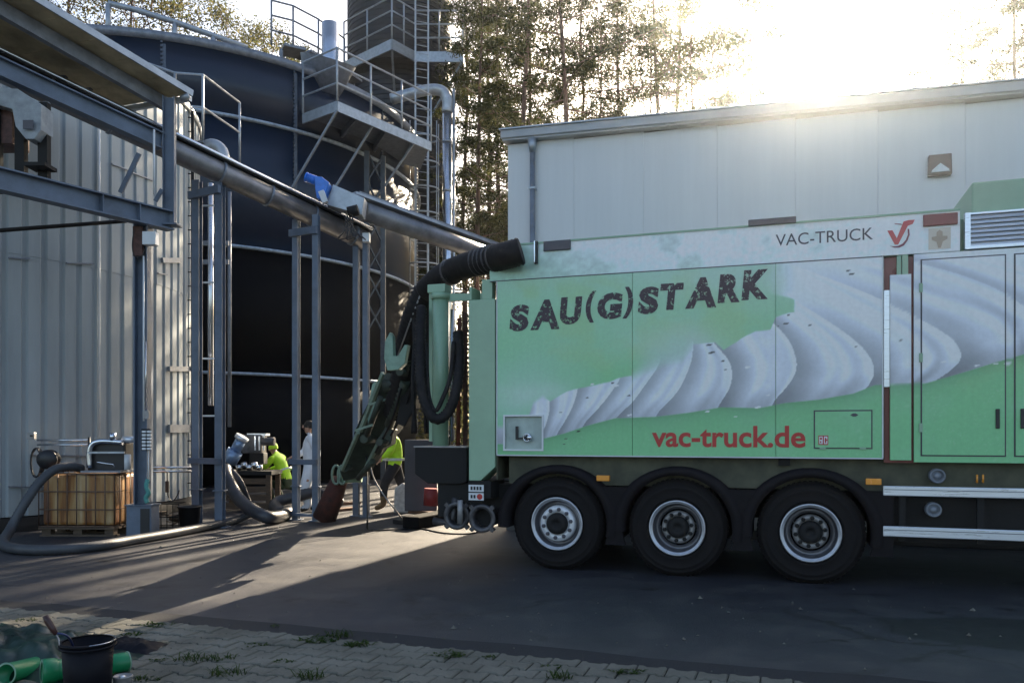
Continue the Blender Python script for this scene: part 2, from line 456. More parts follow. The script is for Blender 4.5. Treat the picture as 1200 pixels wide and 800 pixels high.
def paint(px, py):
    px = np.asarray(px, float); py = np.asarray(py, float)
    n1 = fbm(px / 60, py / 40, 1); n2 = fbm(px / 18, py / 18, 5)
    col = np.empty(px.shape + (3,))
    k = sstep(300, 470, py)
    for i, (a, b_) in enumerate(((0.63, 0.50), (0.80, 0.77), (0.68, 0.55))): col[..., i] = a * (1 - k) + b_ * k
    pale = np.array([0.66, 0.80, 0.76])
    f = np.clip(0.55 * np.exp(-((px - 620) / 75) ** 2 - ((py - 440) / 32) ** 2) + 0.55 * sstep(345, 305, py) + 0.5 * (n1 - .5), 0, .8)
    f = np.maximum(f, 0.55 * np.exp(-((px - 600) / 40) ** 2 - ((py - 480) / 22) ** 2))
    yel = np.array([0.60, 0.76, 0.52]); fy_ = 0.5 * sstep(.45, .75, fbm(px / 45, py / 30, 9)) * sstep(480, 400, py)
    col = col * (1 - fy_[..., None]) + yel * fy_[..., None]
    col = col * (1 - f[..., None]) + pale * f[..., None]
    cloud = .55 * np.exp(-((px - 800) / 60) ** 2 - ((py - 405) / 26) ** 2) + .5 * np.exp(-((px - 840) / 90) ** 2 - ((py - 330) / 22) ** 2) * .6 + .7 * np.exp(-((px - 622) / 50) ** 2 - ((py - 462) / 17) ** 2)
    cloud = np.clip(cloud * (.6 + .9 * n1), 0, .85)[..., None]
    col = col * (1 - cloud) + np.array([.78, .85, .83]) * cloud
    sp = (np.random.RandomState(3).rand(*px.shape) > .93) * sstep(.35, .6, fbm(px / 22, py / 16, 51)) * .16
    col = col * (1 - sp[..., None]) + np.array([.80, .86, .80]) * sp[..., None]
    # shadow the printed auger throws on the printed ground
    low = np.interp(px, LOW[:, 0], LOW[:, 1])
    UX = np.maximum.accumulate(UPP[:, 0] * 0 + UPP[:, 0])
    up = np.interp(px, UX[:21], UPP[:21, 1])
    up = np.where(px > 905, np.where(py > 366, up, 0), up)
    wob = (fbm(px / 9, py / 9, 20) - .5) * 3
    soft_top = np.where((px > 740) & (px < 812), 10.0, np.where(px < 640, 4.0, 1.2))
    ins = sstep(-0.8, 0.8, low - py) * sstep(-1, 1, (py - up + wob * .5) / soft_top)
    XB = np.where(py > 366, -1e3, 931 + 0 * py - 17 * sstep(352, 344, py)); SB = 1.2 + 22 * sstep(353, 338, py)
    right = sstep(-1, 1, (px - XB + wob) / SB)
    ins = np.where((py < 366) & (px > 880), np.maximum(right, ins * (px < 905)), ins)
    tfade = .55 * np.exp(-np.clip(py - up, 0, 99) / 16.0) * sstep(690, 745, px) * sstep(850, 800, px)
    fog = 0.75 * np.exp(-np.clip(up - py, 0, 999) / 16.0) * sstep(735, 765, px) * sstep(845, 800, px) * (py < up + 6)
    sh = 0.16 * np.exp(-np.clip(py - low, 0, 99) / 9.0) * (py > low)
    col *= (1 - sh[..., None])
    # blades
    xs = []
    for r_ in RIMS:
        a = np.array(sorted([(q if q[0] < 600 else (455, 640)) for q in r_]), float)
        xs.append(sum(wt * np.interp(py + dy, a[:, 0], a[:, 1]) for dy, wt in ((-12, .1), (-8, .15), (-4, .17), (0, .16), (4, .17), (8, .15), (12, .1))))
    g_ = np.full(px.shape, 0.80)
    for i in range(-1, len(xs) - 1):
        x0 = xs[i] if i >= 0 else xs[0] - 26; x1 = xs[i + 1]
        wd = np.maximum(x1 - x0, 6); f_ = (px - x0) / wd
        inside = (px >= x0) & (px < x1)
        dk = 0.64 if i >= 5 else 0.68
        v = dk + (0.93 - dk) * sstep(0, .52, f_) - (0.11 if i >= 4 else .05) * np.exp(-((f_ - .74) / .09) ** 2) + 0.05 * sstep(.93, 1, f_)
        v = v + 0.05 * np.sin(f_ * 21 + i) * sstep(.3, .6, f_) * (1 if i >= 5 else .4)
        g_ = np.where(inside, v, g_)
    g_ = g_ + 0.10 * (n1 - .5) + .04 * (n2 - .5)
    lite = sstep(450, 330, py) * sstep(880, 960, px)
    g_ = g_ * (1 - lite * .68) + .97 * lite * .68
    l2 = .9 * sstep(380, 352, py) * sstep(1010, 925, px); g_ = g_ * (1 - l2) + .92 * l2
    low_dk = sstep(26, 0, low - py); g_ = g_ * (1 - .18 * low_dk)
    strk = sstep(960, 1080, px) * sstep(430, 330, py); cv = py + (px - 1040) * -.30 + ((px - 1040) / 60.0) ** 2 * -1.2
    g_ = g_ - strk * (.13 * np.exp(-((cv - 322) / 7) ** 2) + .10 * np.exp(-((cv - 352) / 9) ** 2) + .09 * np.exp(-((cv - 292) / 8) ** 2))
    aug = np.stack([g_ * 0.965, g_ * 0.985, g_ * 1.03], -1)
    aug = aug * (1 - tfade[..., None]) + np.array([.76, .82, .84]) * tfade[..., None]
    m = np.clip(np.maximum(ins, 0), 0, 1)
    col = col * (1 - fog[..., None] * (1 - m[..., None])) + np.array([.72, .79, .79]) * fog[..., None] * (1 - m[..., None])
    col = col * (1 - m[..., None]) + aug * m[..., None]
    for (sx, sy, w_, h_, v) in SPECKS:
        d = ((px - sx) / w_) ** 2 + ((py - sy + (px - sx) * .15) / h_) ** 2
        k2 = sstep(1.3, .7, d)[..., None]; col = col * (1 - k2) + v * k2
    return np.clip(col, 0, 1)
SPECKS = [(718, 448.5, 2, .9, .3), (737, 463.5, 2, .9, .35), (831, 404, 3.5, 1, .32), (834, 413, 4, 1.1, .32), (847, 423, 2.4, .9, .35), (850, 433, 1.6, .8, .4),
          (994, 317, 2.5, 1, .4), (998, 321, 3.2, 1.1, .35), (921, 379, 3.4, 1.1, .35), (924, 369, 2, .8, .4), (949, 381, 2.2, .9, .45), (912, 382, 1.2, .9, .4),
          (876, 430, 3.2, 1.4, .97), (888, 477, 3.6, 1.1, .98), (829, 482, 2.6, .9, .98), (862, 488, 1.7, .8, .95), (900, 463, 2.6, .8, .95),
          (1106, 424, 3.2, 1.1, .95), (1145, 428, 3.6, 1, .95), (1167, 426, 3.4, .9, .9), (1181, 425.5, 3.8, 1.1, .98), (678, 505, 2.3, .8, .12), (657, 483, 2, .7, .45), (688, 466, 1.8, .8, .4),
          (721, 452, 4.5, 1.1, .95), (694, 450, 2.4, .9, .88), (1056, 398, 2.6, .9, .45), (738, 486, 3.4, .9, .9), (1003, 406, 2, .8, .6), (663, 514, 2, .6, .2), (661, 520, 1.6, .6, .25)]

M_print = bpy.data.materials.new('printed_side_foil'); M_print.use_nodes = True
n, l = M_print.node_tree.nodes, M_print.node_tree.links; b = n['Principled BSDF']
va = n.new('ShaderNodeVertexColor'); va.layer_name = 'print'
tc = n.new('ShaderNodeTexCoord'); mp = n.new('ShaderNodeMapping'); mp.inputs['Scale'].default_value = (14, 1, 0.7); l.new(tc.outputs['Object'], mp.inputs['Vector'])
t = n.new('ShaderNodeTexNoise'); t.inputs['Scale'].default_value = 1.6; t.inputs['Detail'].default_value = 7; l.new(mp.outputs[0], t.inputs['Vector'])
t3 = n.new('ShaderNodeTexNoise'); t3.inputs['Scale'].default_value = 26; t3.inputs['Detail'].default_value = 6; l.new(tc.outputs['Object'], t3.inputs['Vector'])
mm = n.new('ShaderNodeMath'); mm.operation = 'MULTIPLY_ADD'; l.new(t.outputs['Fac'], mm.inputs[0]); mm.inputs[1].default_value = .5; l.new(t3.outputs['Fac'], mm.inputs[2])
rmp = n.new('ShaderNodeMapRange'); rmp.inputs['From Min'].default_value = .45; rmp.inputs['From Max'].default_value = 1.1; rmp.inputs['To Min'].default_value = .91; rmp.inputs['To Max'].default_value = 1.04
l.new(mm.outputs[0], rmp.inputs['Value'])
hs = n.new('ShaderNodeHueSaturation'); l.new(va.outputs['Color'], hs.inputs['Color']); l.new(rmp.outputs[0], hs.inputs['Value']); l.new(hs.outputs[0], b.inputs['Base Color'])
b.inputs['Roughness'].default_value = .38; b.inputs['Coat Weight'].default_value = .15

PRINT_GAIN = 1.12
def panel(name, u0, u1, z0, z1, parent=None, hole=None, n0=0.0, depth=0.03, step=0.009, fn=paint, ztop=None, **k):
    us = list(np.linspace(u0, u1, max(2, int((u1 - u0) / step)))); zs = list(np.linspace(z0, z1, max(2, int((z1 - z0) / step))))
    if hole:
        us = sorted(set(us + [hole[0], hole[1]])); zs = sorted(set(zs + [hole[2], hole[3]]))
    us = np.array(us); zs = np.array(zs); nu, nz = len(us), len(zs)
    UU, ZZ = np.meshgrid(us, zs)
    if ztop is not None:      # optional slanted outline callback
        ZZ = ztop(UU, ZZ)
    v = np.stack([UU.ravel(), np.full(UU.size, n0), ZZ.ravel()], 1)
    fs = []
    for j in range(nz - 1):
        for i in range(nu - 1):
            if hole and hole[0] - 1e-6 <= us[i] < hole[1] - 1e-6 and hole[2] - 1e-6 <= zs[j] < hole[3] - 1e-6: continue
            fs.append((j * nu + i, j * nu + i + 1, (j + 1) * nu + i + 1, (j + 1) * nu + i))
    ring = [i for i in range(nu)] + [j * nu + nu - 1 for j in range(1, nz)] + [(nz - 1) * nu + i for i in range(nu - 2, -1, -1)] + [j * nu for j in range(nz - 2, 0, -1)]
    base = len(v); v2 = v[ring].copy(); v2[:, 1] += depth
    allv = np.vstack([v, v2])
    m = len(ring)
    fs += [(ring[(i + 1) % m], ring[i], base + i, base + (i + 1) % m) for i in range(m)]
    me = bpy.data.meshes.new(name); me.from_pydata(allv.tolist(), [], fs); me.materials.append(M_print)
    X = P0.x + allv[:, 0] * DU.x + allv[:, 1] * DN.x; Y = P0.y + allv[:, 0] * DU.y + allv[:, 1] * DN.y
    c = fn(CX + F * X / Y, HY - F * (allv[:, 2] - CH) / Y)
    c = np.clip(np.where(c <= .04045, c / 12.92, ((c + .055) / 1.055) ** 2.4) * PRINT_GAIN, 0, .88)
    a = me.color_attributes.new('print', 'FLOAT_COLOR', 'POINT')
    a.data.foreach_set('color', np.hstack([c, np.ones((len(c), 1))]).ravel().astype(np.float32))
    me.update()
    o = bpy.data.objects.new(name, me); o.parent = parent or truck; COL.objects.link(o); tag(o, **k)
    return o
def plain_pale(px, py):
    n1 = fbm(px / 30, py / 22, 31); n2 = fbm(px / 5, py / 4, 40)
    k = np.clip(sstep(700, 560, px) * .8 + sstep(285, 325, py) * .3, 0, 1); k = np.clip(k + .25 * (n1 - .5), 0, 1)[..., None]
    a = np.array([.90, .95, .95]); b_ = np.array([.68, .86, .76])
    c = a * (1 - k) + b_ * k
    d = (0.10 * sstep(.42, .72, n1) * sstep(1120, 900, px) + .16 * (n2 - .5))[..., None]
    return np.clip(c * (1 - d), 0, 1)

ZB, ZT = 1.352, 3.425
u583, u741, u909, u1034 = U(583), U(741), U(909), U(1033.5)
# body core
mb = MB().bx(u583 + .02, u1034 - .01, 0.03, 2.5, ZB + .005, ZT + .3); tp(mb, 'tank_body', M_gms, label='plain green tank body')
hu0, hz1 = T(592, 488); hu1, hz0 = T(635, 526)
p1 = panel('side_panel', u583, u741 - .003, ZB, ZT, hole=(hu0, hu1, hz0, hz1), label='rear printed side panel with the valve recess')
# recess
mb = MB(); d_ = 0.10
mb.add([(hu0, 0, hz0), (hu1, 0, hz0), (hu1, 0, hz1), (hu0, 0, hz1), (hu0, .028, hz0), (hu1, .028, hz0), (hu1, .028, hz1), (hu0, .028, hz1)],
       [(0, 4, 5, 1), (1, 5, 6, 2), (2, 6, 7, 3), (3, 7, 4, 0), (4, 7, 6, 5)])
rec = tp(mb, 'valve_recess', mat('pale_recess_paint', (.42, .50, .46), .6, 0, .2, 6))
mb = MB(); fr = 0.022
for a in ((hu0 - fr, hu1 + fr, hz1 + .001, hz1 + fr), (hu0 - fr, hu1 + fr, hz0 - fr, hz0 - .001), (hu0 - fr, hu0 - .001, hz0, hz1), (hu1 + .001, hu1 + fr, hz0, hz1)):
    mb.bx(a[0], a[1], -0.012, -.0005, a[2], a[3])
tp(mb, 'recess_frame', M_white, rec)
mb = MB(); cu, cz = T(618, 512.5)
mb.lathe([(.055, 0), (.055, -.03), (.04, -.05), (.042, -.012), (.001, -.01)], (cu, .02, cz), (0, 1, 0), 16)
mb.lathe([(.03, -.01), (.03, -.06), (.001, -.06)], (cu + .03, .02, cz), (0, 1, 0), 12)
tp(mb, 'valve', M_chrome, rec)
mb = MB(); hu, hz = T(606, 508); mb.box((hu, -.005, hz + .01), (.03, .03, .16)); mb.beam((hu, -.01, hz - .06), (cu, -.01, cz), .02, .02)
tp(mb, 'valve_lever', M_black, rec)
panel('side_panel', u741 + .003, u909 - .003, ZB, ZT, label='middle printed side panel')
p3 = panel('side_panel', u909 + .003, u1034, ZB, ZT, label='front printed side panel with the small hatch')
# panel edge trims
mb = MB().bx(u583 - .012, u583 - .001, -.006, .05, ZB - .012, ZT); mb.bx(u583 - .012, u1034 + .012, -.006, .03, ZB - .014, ZB - .002); mb.bx(u1034 + .001, u1034 + .014, -.006, .03, ZB, ZT)
tp(mb, 'panel_trim', M_white)
# hatch
a0, a1 = T(953.5, 480.5), T(1022.5, 526)
mb = MB().bx(a0[0], a1[0], -.002, 0.001, a1[1], a0[1]); gap = tp(mb, 'hatch', M_ink)
q = 0.014
panel('hatch_door', a0[0] + q, a1[0] - q, a1[1] + q, a0[1] - q, parent=gap, n0=-.012, depth=.01, step=.03)
mb = MB()
for px in (964, 1011): u_, z_ = T(px, 525); tp(MB().bx(u_ - .03, u_ + .03, -.018, -.001, z_ - .012, z_ + .012), 'hinge', M_gm, gap)
pass
u_, z_ = T(1001, 486); tp(MB().prism([(-.04, 0), (-.012, .017), (.012, .017), (.04, 0), (.012, -.017), (-.012, -.017)], (u_, -.0122, z_), (1, 0, 0), (0, 0, 1), .006), 'latch', M_ink, gap)
s0, s1 = T(959, 510), T(970.5, 521)
st_ = tp(MB().bx(s0[0], s1[0], -.015, -.0125, s1[1], s0[1]), 'safety_sticker', M_red, gap)
sw, sh_ = s1[0] - s0[0], s0[1] - s1[1]
mb = MB()
for i in range(2):
    x0 = s0[0] + sw * (.08 + .48 * i)
    mb.bx(x0, x0 + sw * .36, -.0165, -.0155, s1[1] + sh_ * .1, s0[1] - sh_ * .1)
tp(mb, 'sticker_field', M_white, st_)
mb = MB()
x0 = s0[0] + sw * .16; mb.bx(x0, x0 + sw * .2, -.018, -.017, s1[1] + sh_ * .55, s1[1] + sh_ * .78); mb.bx(x0, x0 + sw * .14, -.018, -.017, s1[1] + sh_ * .22, s1[1] + sh_ * .4)
x0 = s0[0] + sw * .66; mb.bx(x0, x0 + sw * .14, -.018, -.017, s1[1] + sh_ * .2, s1[1] + sh_ * .75); mb.bx(x0 + sw * .02, x0 + sw * .24, -.0185, -.0178, s1[1] + sh_ * .45, s1[1] + sh_ * .6)
tp(mb, 'sticker_symbol', M_red, st_)

# coaming (pale upper band)
uc0, uc1 = U(574), U(1125)
ZC = 3.84
co = panel('upper_side_band', uc0, uc1, ZT + .012, ZC, step=.02, fn=plain_pale, label='pale upper band carrying the company name')
mb = MB().bx(uc0, uc1, .03, 2.5, ZT + .014, ZC - .012); tp(mb, 'roof_box', M_gm, label='closed top of the tank body')
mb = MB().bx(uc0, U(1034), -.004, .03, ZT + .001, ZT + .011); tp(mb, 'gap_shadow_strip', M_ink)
mb = MB().bx(uc0, uc1, -.012, .10, ZC, ZC + .02); tp(mb, 'roof_edge', M_gm)
u_, z_ = T(629, 296); mb = MB(); mb.beam((u_, -.03, z_ - .14), (u_, -.03, z_ + .13), .045, .04); tp(mb, 'clamp_rod', M_black, bevel=.01)
mb = MB(); mb.beam((u_ - .012, -.052, z_ - .12), (u_ - .012, -.052, z_ + .13), .012, .006); tp(mb, 'clamp_edge', M_chrome)
def lens(px0, px1, py0, py1, m, nm):
    a = T(px0, py0); b_ = T(px1, py1)
    mb = MB(); pts = [(a[0], a[1]), (a[0] + .02, b_[1]), (b_[0] - .02, b_[1]), (b_[0], a[1])]
    mb.prism(pts, (0, -.028, 0), (1, 0, 0), (0, 0, 1), -.03)
    tp(mb, nm, m, bevel=.005)
def lens2(px0, px1, py0, py1, m, nm, th=.03, n=0.0):
    a = T(px0, py0, n); b_ = T(px1, py1, n)
    return tp(MB().bx(a[0], b_[0], n - th, n, b_[1], a[1]), nm, m, bevel=.006)
lens2(637.5, 669, 283.5, 292.5, M_ink, 'side_light')
lens2(877, 933, 258.5, 261.5, M_ink, 'grab_rail')
lens2(1081.5, 1122, 252.5, 263, M_reddark, 'side_light')
# beige emblem plate
a = T(1088, 268); b_ = T(1114, 291)
M_beige = mat('faded_beige_print', srgb((.86, .82, .76)), .5, 0, .08, 8); M_beiged = mat('faded_brown_print', srgb((.72, .64, .56)), .5, 0, .1, 8)
pl_ = tp(MB().bx(a[0], b_[0], -.004, -.001, b_[1], a[1]), 'emblem_plate', M_beige)
cu, cz = T(1101, 279.5); k = .095
em = [(-.12, -1), (.12, -1), (.3, -.35), (.75, -.1), (.75, .2), (.3, .25), (.28, .7), (0, .9), (-.28, .7), (-.3, .25), (-.75, .2), (-.75, -.1), (-.3, -.35)]
tp(MB().prism([(x * k, y * k) for x, y in em], (cu, -.0045, cz), (1, 0, 0), (0, 0, 1), .003), 'emblem', M_beiged, pl_)

# lettering
def glyphs(text, offset=0.0, shear=0.0):
    c = bpy.data.curves.new('t', 'FONT'); c.body = text; c.size = 1.0; c.offset = offset; c.extrude = 0.0; c.resolution_u = 4; c.shear = shear
    o = bpy.data.objects.new('t', c); COL.objects.link(o)
    bpy.context.view_layer.update()
    me = bpy.data.meshes.new_from_object(o.evaluated_get(bpy.context.evaluated_depsgraph_get()))
    v = [tuple(q.co) for q in me.vertices]; f = [tuple(p.vertices) for p in me.polygons]
    bpy.data.objects.remove(o); bpy.data.meshes.remove(me)
    return v, f
def letter(name, text, u0, u1, z0, z1, m, parent, n=-.005, offset=0.0, lean=0.0, thick=.002):
    v, f = glyphs(text, offset)
    xs = [p[0] for p in v]; ys = [p[1] for p in v]; x0, x1, y0, y1 = min(xs), max(xs), min(ys), max(ys)
    mb = MB(); vv = []
    for x, y, _ in v:
        a = (x - x0) / (x1 - x0); b_ = (y - y0) / (y1 - y0)
        vv.append((u0 + (u1 - u0) * a + lean * (b_ - .5), n, z0 + (z1 - z0) * b_))
    nn = len(vv)
    edges = {}
    for q in f:
        for i in range(len(q)):
            e = (q[i], q[(i + 1) % len(q)])
            if (e[1], e[0]) in edges: del edges[(e[1], e[0])]
            else: edges[e] = 1
    mb.add(vv + [(a, b_ + thick, c) for a, b_, c in vv], list(f) + [(e[1], e[0], e[0] + nn, e[1] + nn) for e in edges])
    return tp(mb, name, m, parent)
M_grunge = bpy.data.materials.new('worn_stencil_ink'); M_grunge.use_nodes = True
n, l = M_grunge.node_tree.nodes, M_grunge.node_tree.links; b = n['Principled BSDF']; b.inputs['Base Color'].default_value = (.055, .035, .045, 1); b.inputs['Roughness'].default_value = .5
tc = n.new('ShaderNodeTexCoord'); t = n.new('ShaderNodeTexNoise'); t.inputs['Scale'].default_value = 17; t.inputs['Detail'].default_value = 5; t.inputs['Roughness'].default_value = .75; l.new(tc.outputs['Object'], t.inputs['Vector'])
sx = n.new('ShaderNodeSeparateXYZ'); l.new(tc.outputs['Object'], sx.inputs[0])
r_ = n.new('ShaderNodeMath'); r_.operation = 'GREATER_THAN'; r_.inputs[1].default_value = .425; l.new(t.outputs['Fac'], r_.inputs[0]); l.new(r_.outputs[0], b.inputs['Alpha'])
LET = [('S', 598, 620, 357, 388), ('A', 623, 657, 351, 386), ('U', 656.5, 681, 348, 380), ('(', 686.5, 697.5, 341, 378), ('G', 700, 729, 343, 374), (')', 731, 742, 336, 373),
       ('S', 748.5, 772, 336, 368), ('T', 773, 800, 332, 363), ('A', 804.5, 841, 325, 361), ('R', 842.5, 868.5, 321, 354.5), ('K', 870.5, 901.5, 316, 351)]
for ch, a, b_, c, d in LET:
    u0, z1 = T(a, c); u1, z0 = T(b_, d); u1 = U(b_); zc = (T((a + b_) / 2, c)[1], T((a + b_) / 2, d)[1])
    letter('letter', ch, u0, u1, zc[1], zc[0], M_grunge, truck, offset=.06 if ch not in '()' else .045, lean=.03)
u0, z0 = T(764, 523.5); u1 = U(944); z1 = T(764, 500)[1] 
letter('web_address', 'vac-truck.de', u0, u1, z0, z0 + .235, M_red, truck, offset=.022)
u0, z0 = T(909, 288.7); u1 = U(1023)
letter('company_name', 'VAC-TRUCK', u0, u1, z0, z0 + .125, M_ink, truck)
# red tick logo with arc
Z5 = lambda x, y: T(1020 + x / 6.667, 240 + y / 6.667)
def poly_print(name, pts, m, parent=None, n=-.005):
    q = [Z5(*p) for p in pts]
    return tp(MB().prism([(a, b_) for a, b_ in q], (0, n, 0), (1, 0, 0), (0, 0, 1), .002 if False else -.002), name, m, parent)
M_logo = mat('logo_red_print', srgb((.80, .36, .36)), .45, 0, .08, 8); M_logod = mat('logo_dark_red_print', srgb((.52, .26, .32)), .45, 0, .08, 8)
lg = poly_print('logo_tick', [(132, 203), (172, 200), (206, 262), (258, 132), (300, 120), (346, 118), (330, 150), (292, 165), (216, 312), (190, 312)], M_logo)
arc = [(150, 322), (185, 335), (225, 335), (262, 318), (290, 280), (306, 235), (302, 190), (290, 190), (292, 235), (276, 275), (250, 305), (215, 322), (185, 325)]
poly_print('logo_arc', arc, M_logod, lg, -.0075)
poly_print('logo_bar', [(188, 146), (240, 150), (250, 158), (235, 158), (190, 152)], M_logod, lg, -.0075)

# narrow pillar between body and cabinet
tp(MB().bx(U(1034.5) + .02, U(1076, 0), .06, 2.4, 1.3, ZT), 'dark_gap', M_reddark, label='dark red brown gap between body and cabinet')
ua, ub = U(1043), U(1067.5)
panel('pillar_cover', ua, ub, 1.33, T(1055, 322)[1], n0=-.02, depth=.06, step=.02)
tp(MB().bx(U(1051), U(1056), -.01, .03, T(1055, 322)[1], ZT), 'pillar_link', M_gm); 
tp(MB().bx(U(1057), U(1064), -.018, .03, T(1055, 323)[1], ZT + .004), 'pillar_link', M_gm)
tp(MB().bx(U(1036), U(1042.5), .0, .05, T(1040, 453)[1], T(1040, 340)[1]), 'slide_rod', M_alu)
# cabinet
u1075, u1079, u1178, u1188 = U(1071), U(1079), U(1178.5), U(1188)
UC = 7.0
panel('cabinet_frame', u1075, UC, 1.31, ZT + .005, n0=.0, depth=.03, step=.03, label='green frame around the cabinet doors')
tp(MB().bx(u1075 + .01, UC, .031, 2.45, 1.32, ZT), 'cabinet_body', M_gms)
def door(u0, u1, z0, z1, hand):
    gp = tp(MB().bx(u0 - .014, u1 + .014, -.004, -.001, z0 - .014, z1 + .014), 'cabinet_door', M_ink)
    for zf_ in (.14, .5, .86):
        uh_ = u0 - .012 if hand > (u0 + u1) / 2 else u1 + .012
        tp(MB().bx(uh_ - .016, uh_ + .016, -.024, -.003, z0 + (z1 - z0) * zf_ - .045, z0 + (z1 - z0) * zf_ + .045), 'hinge', M_gm, gp)
    panel('door_skin', u0, u1, z0, z1, parent=gp, n0=-.016, depth=.012, step=.01)
    mb = MB().bx(hand - .018, hand + .018, -.034, -.017, T(1167, 502, 0)[1], T(1167, 479, 0)[1]); tp(mb, 'handle', M_black, gp, bevel=.006)
    return gp
dz0, dz1 = T(1130, 533)[1], 3.36
door(U(1080.5), U(1177), dz0, dz1, U(1168.5))
door(U(1190), U(1190) + .86, dz0, dz1, U(1197.5))
door(U(1190) + .93, U(1190) + 1.79, dz0, dz1, U(1190) + 1.7)
# louvre
l0, l1 = T(1131, 251, -.01), T(1250, 251, -.01)
zl0, zl1 = ZT + .02, T(1131, 250)[1]
lf = MB(); ul0, ul1 = U(1130.5), U(1130.5) + 1.5
lf.bx(ul0, ul0 + .05, -.02, .05, zl0, zl1); lf.bx(ul1 - .05, ul1, -.02, .05, zl0, zl1); lf.bx(ul0 + .05, ul1 - .05, -.016, .05, zl1 - .02, zl1 - .001); lf.bx(ul0 + .05, ul1 - .05, -.016, .05, zl0 + .001, zl0 + .03)
lo = tp(lf, 'louvre_grille', M_alu)
tp(MB().bx(ul0 + .05, ul1 - .05, .055, .08, zl0, zl1), 'louvre_back', M_ink, lo)
mb = MB(); hh = (zl1 - zl0 - .05) / 7
mb.add([(ul0 + .05, -.012, -.0), (ul1 - .05, -.012, 0), (ul1 - .05, .010, hh * .84), (ul0 + .05, .010, hh * .84), (ul0 + .05, -.006, -.006), (ul1 - .05, -.006, -.006), (ul1 - .05, .016, hh * .84 - .004), (ul0 + .05, .016, hh * .84 - .004)],
       [(0, 1, 2, 3), (7, 6, 5, 4), (0, 4, 5, 1), (3, 2, 6, 7), (0, 3, 7, 4), (1, 5, 6, 2)])
sl = tp(mb, 'slat', M_alu, lo); sl.location.z = zl0 + .03
for i in range(1, 7): inst(sl, lo, (0, 0, zl0 + .03 + i * hh))
# roof housing
uh0 = U(1139, .25)
z_ = T(1145, 213, .25)[1] - .37
tp(MB().bx(uh0, UC, .25, 2.2, zl1 - .3, z_ + .37), 'roof_housing', M_gm, bevel=.02)
tp(MB().bx(uc1 + .01, UC, .12, 2.3, ZT + .01, zl1 - .03), 'upper_cabinet', M_gm)
# underside
tp(MB().bx(U(583) + .1, UC, .14, 2.35, 1.0, ZB - .02), 'side_skirt', M_olive, label='dusty olive skirt under the body')
tp(MB().bx(-1.6, UC, .75, 1.75, .62, 1.0), 'chassis', M_dark)
WC = [0.0, U(793), U(950)]
# fenders
ZW = .545
def arch(u0):
    pts = []; a = [R(x) for x in range(-12, 193, 9)]
    o_ = [(u0 + .735 * math.cos(t), ZW + .01 + .68 * math.sin(t)) for t in a]; i_ = [(u0 + .60 * math.cos(t), ZW + .59 * math.sin(t)) for t in a]
    mb = MB(); N = len(a); y0, y1, y2 = -.025, .10, .62
    vs = [(x, y0 + .035, z) for x, z in o_] + [(x, y0, z) for x, z in [((p[0] + q_[0]) / 2, (p[1] + q_[1]) / 2) for p, q_ in zip(o_, i_)]] + [(x, y0 + .015, z) for x, z in i_] + [(x, y2, z) for x, z in i_] + [(x, y2, z) for x, z in o_]
    fs = []
    for k in range(5):
        k2 = (k + 1) % 5
        for j in range(N - 1): fs.append((k * N + j, k * N + j + 1, k2 * N + j + 1, k2 * N + j))
    mb.add(vs, fs, True)
    return mb
M_fend = mat('dusty_black_fender', (0.010, 0.008, 0.010), .7, 0, .35, 5, .1, 30, spec=.2)
for u0 in WC: tp(arch(u0), 'fender', M_fend)
for i in range(2):
    c0, c1 = WC[i], WC[i + 1]; L_, Rr = [], []
    for z in np.linspace(.33, .99, 9):
        d = math.sqrt(max(0, .60 ** 2 - (z - ZW) ** 2)) + .02
        L_.append((c0 + d, z)); Rr.append((c1 - d, z))
    mid = (c0 + c1) / 2
    tp(MB().prism(L_ + Rr[::-1], (0, .0, 0), (1, 0, 0), (0, 0, 1), -.06), 'mudguard', M_fend)
L_ = [(WC[2] + math.sqrt(max(0, .60 ** 2 - (z - ZW) ** 2)) + .02, z) for z in np.linspace(.33, 1.0, 9)]
tp(MB().prism(L_ + [(WC[2] + .80, 1.0), (WC[2] + .80, .33)], (0, .0, 0), (1, 0, 0), (0, 0, 1), -.06), 'mudguard', M_fend)
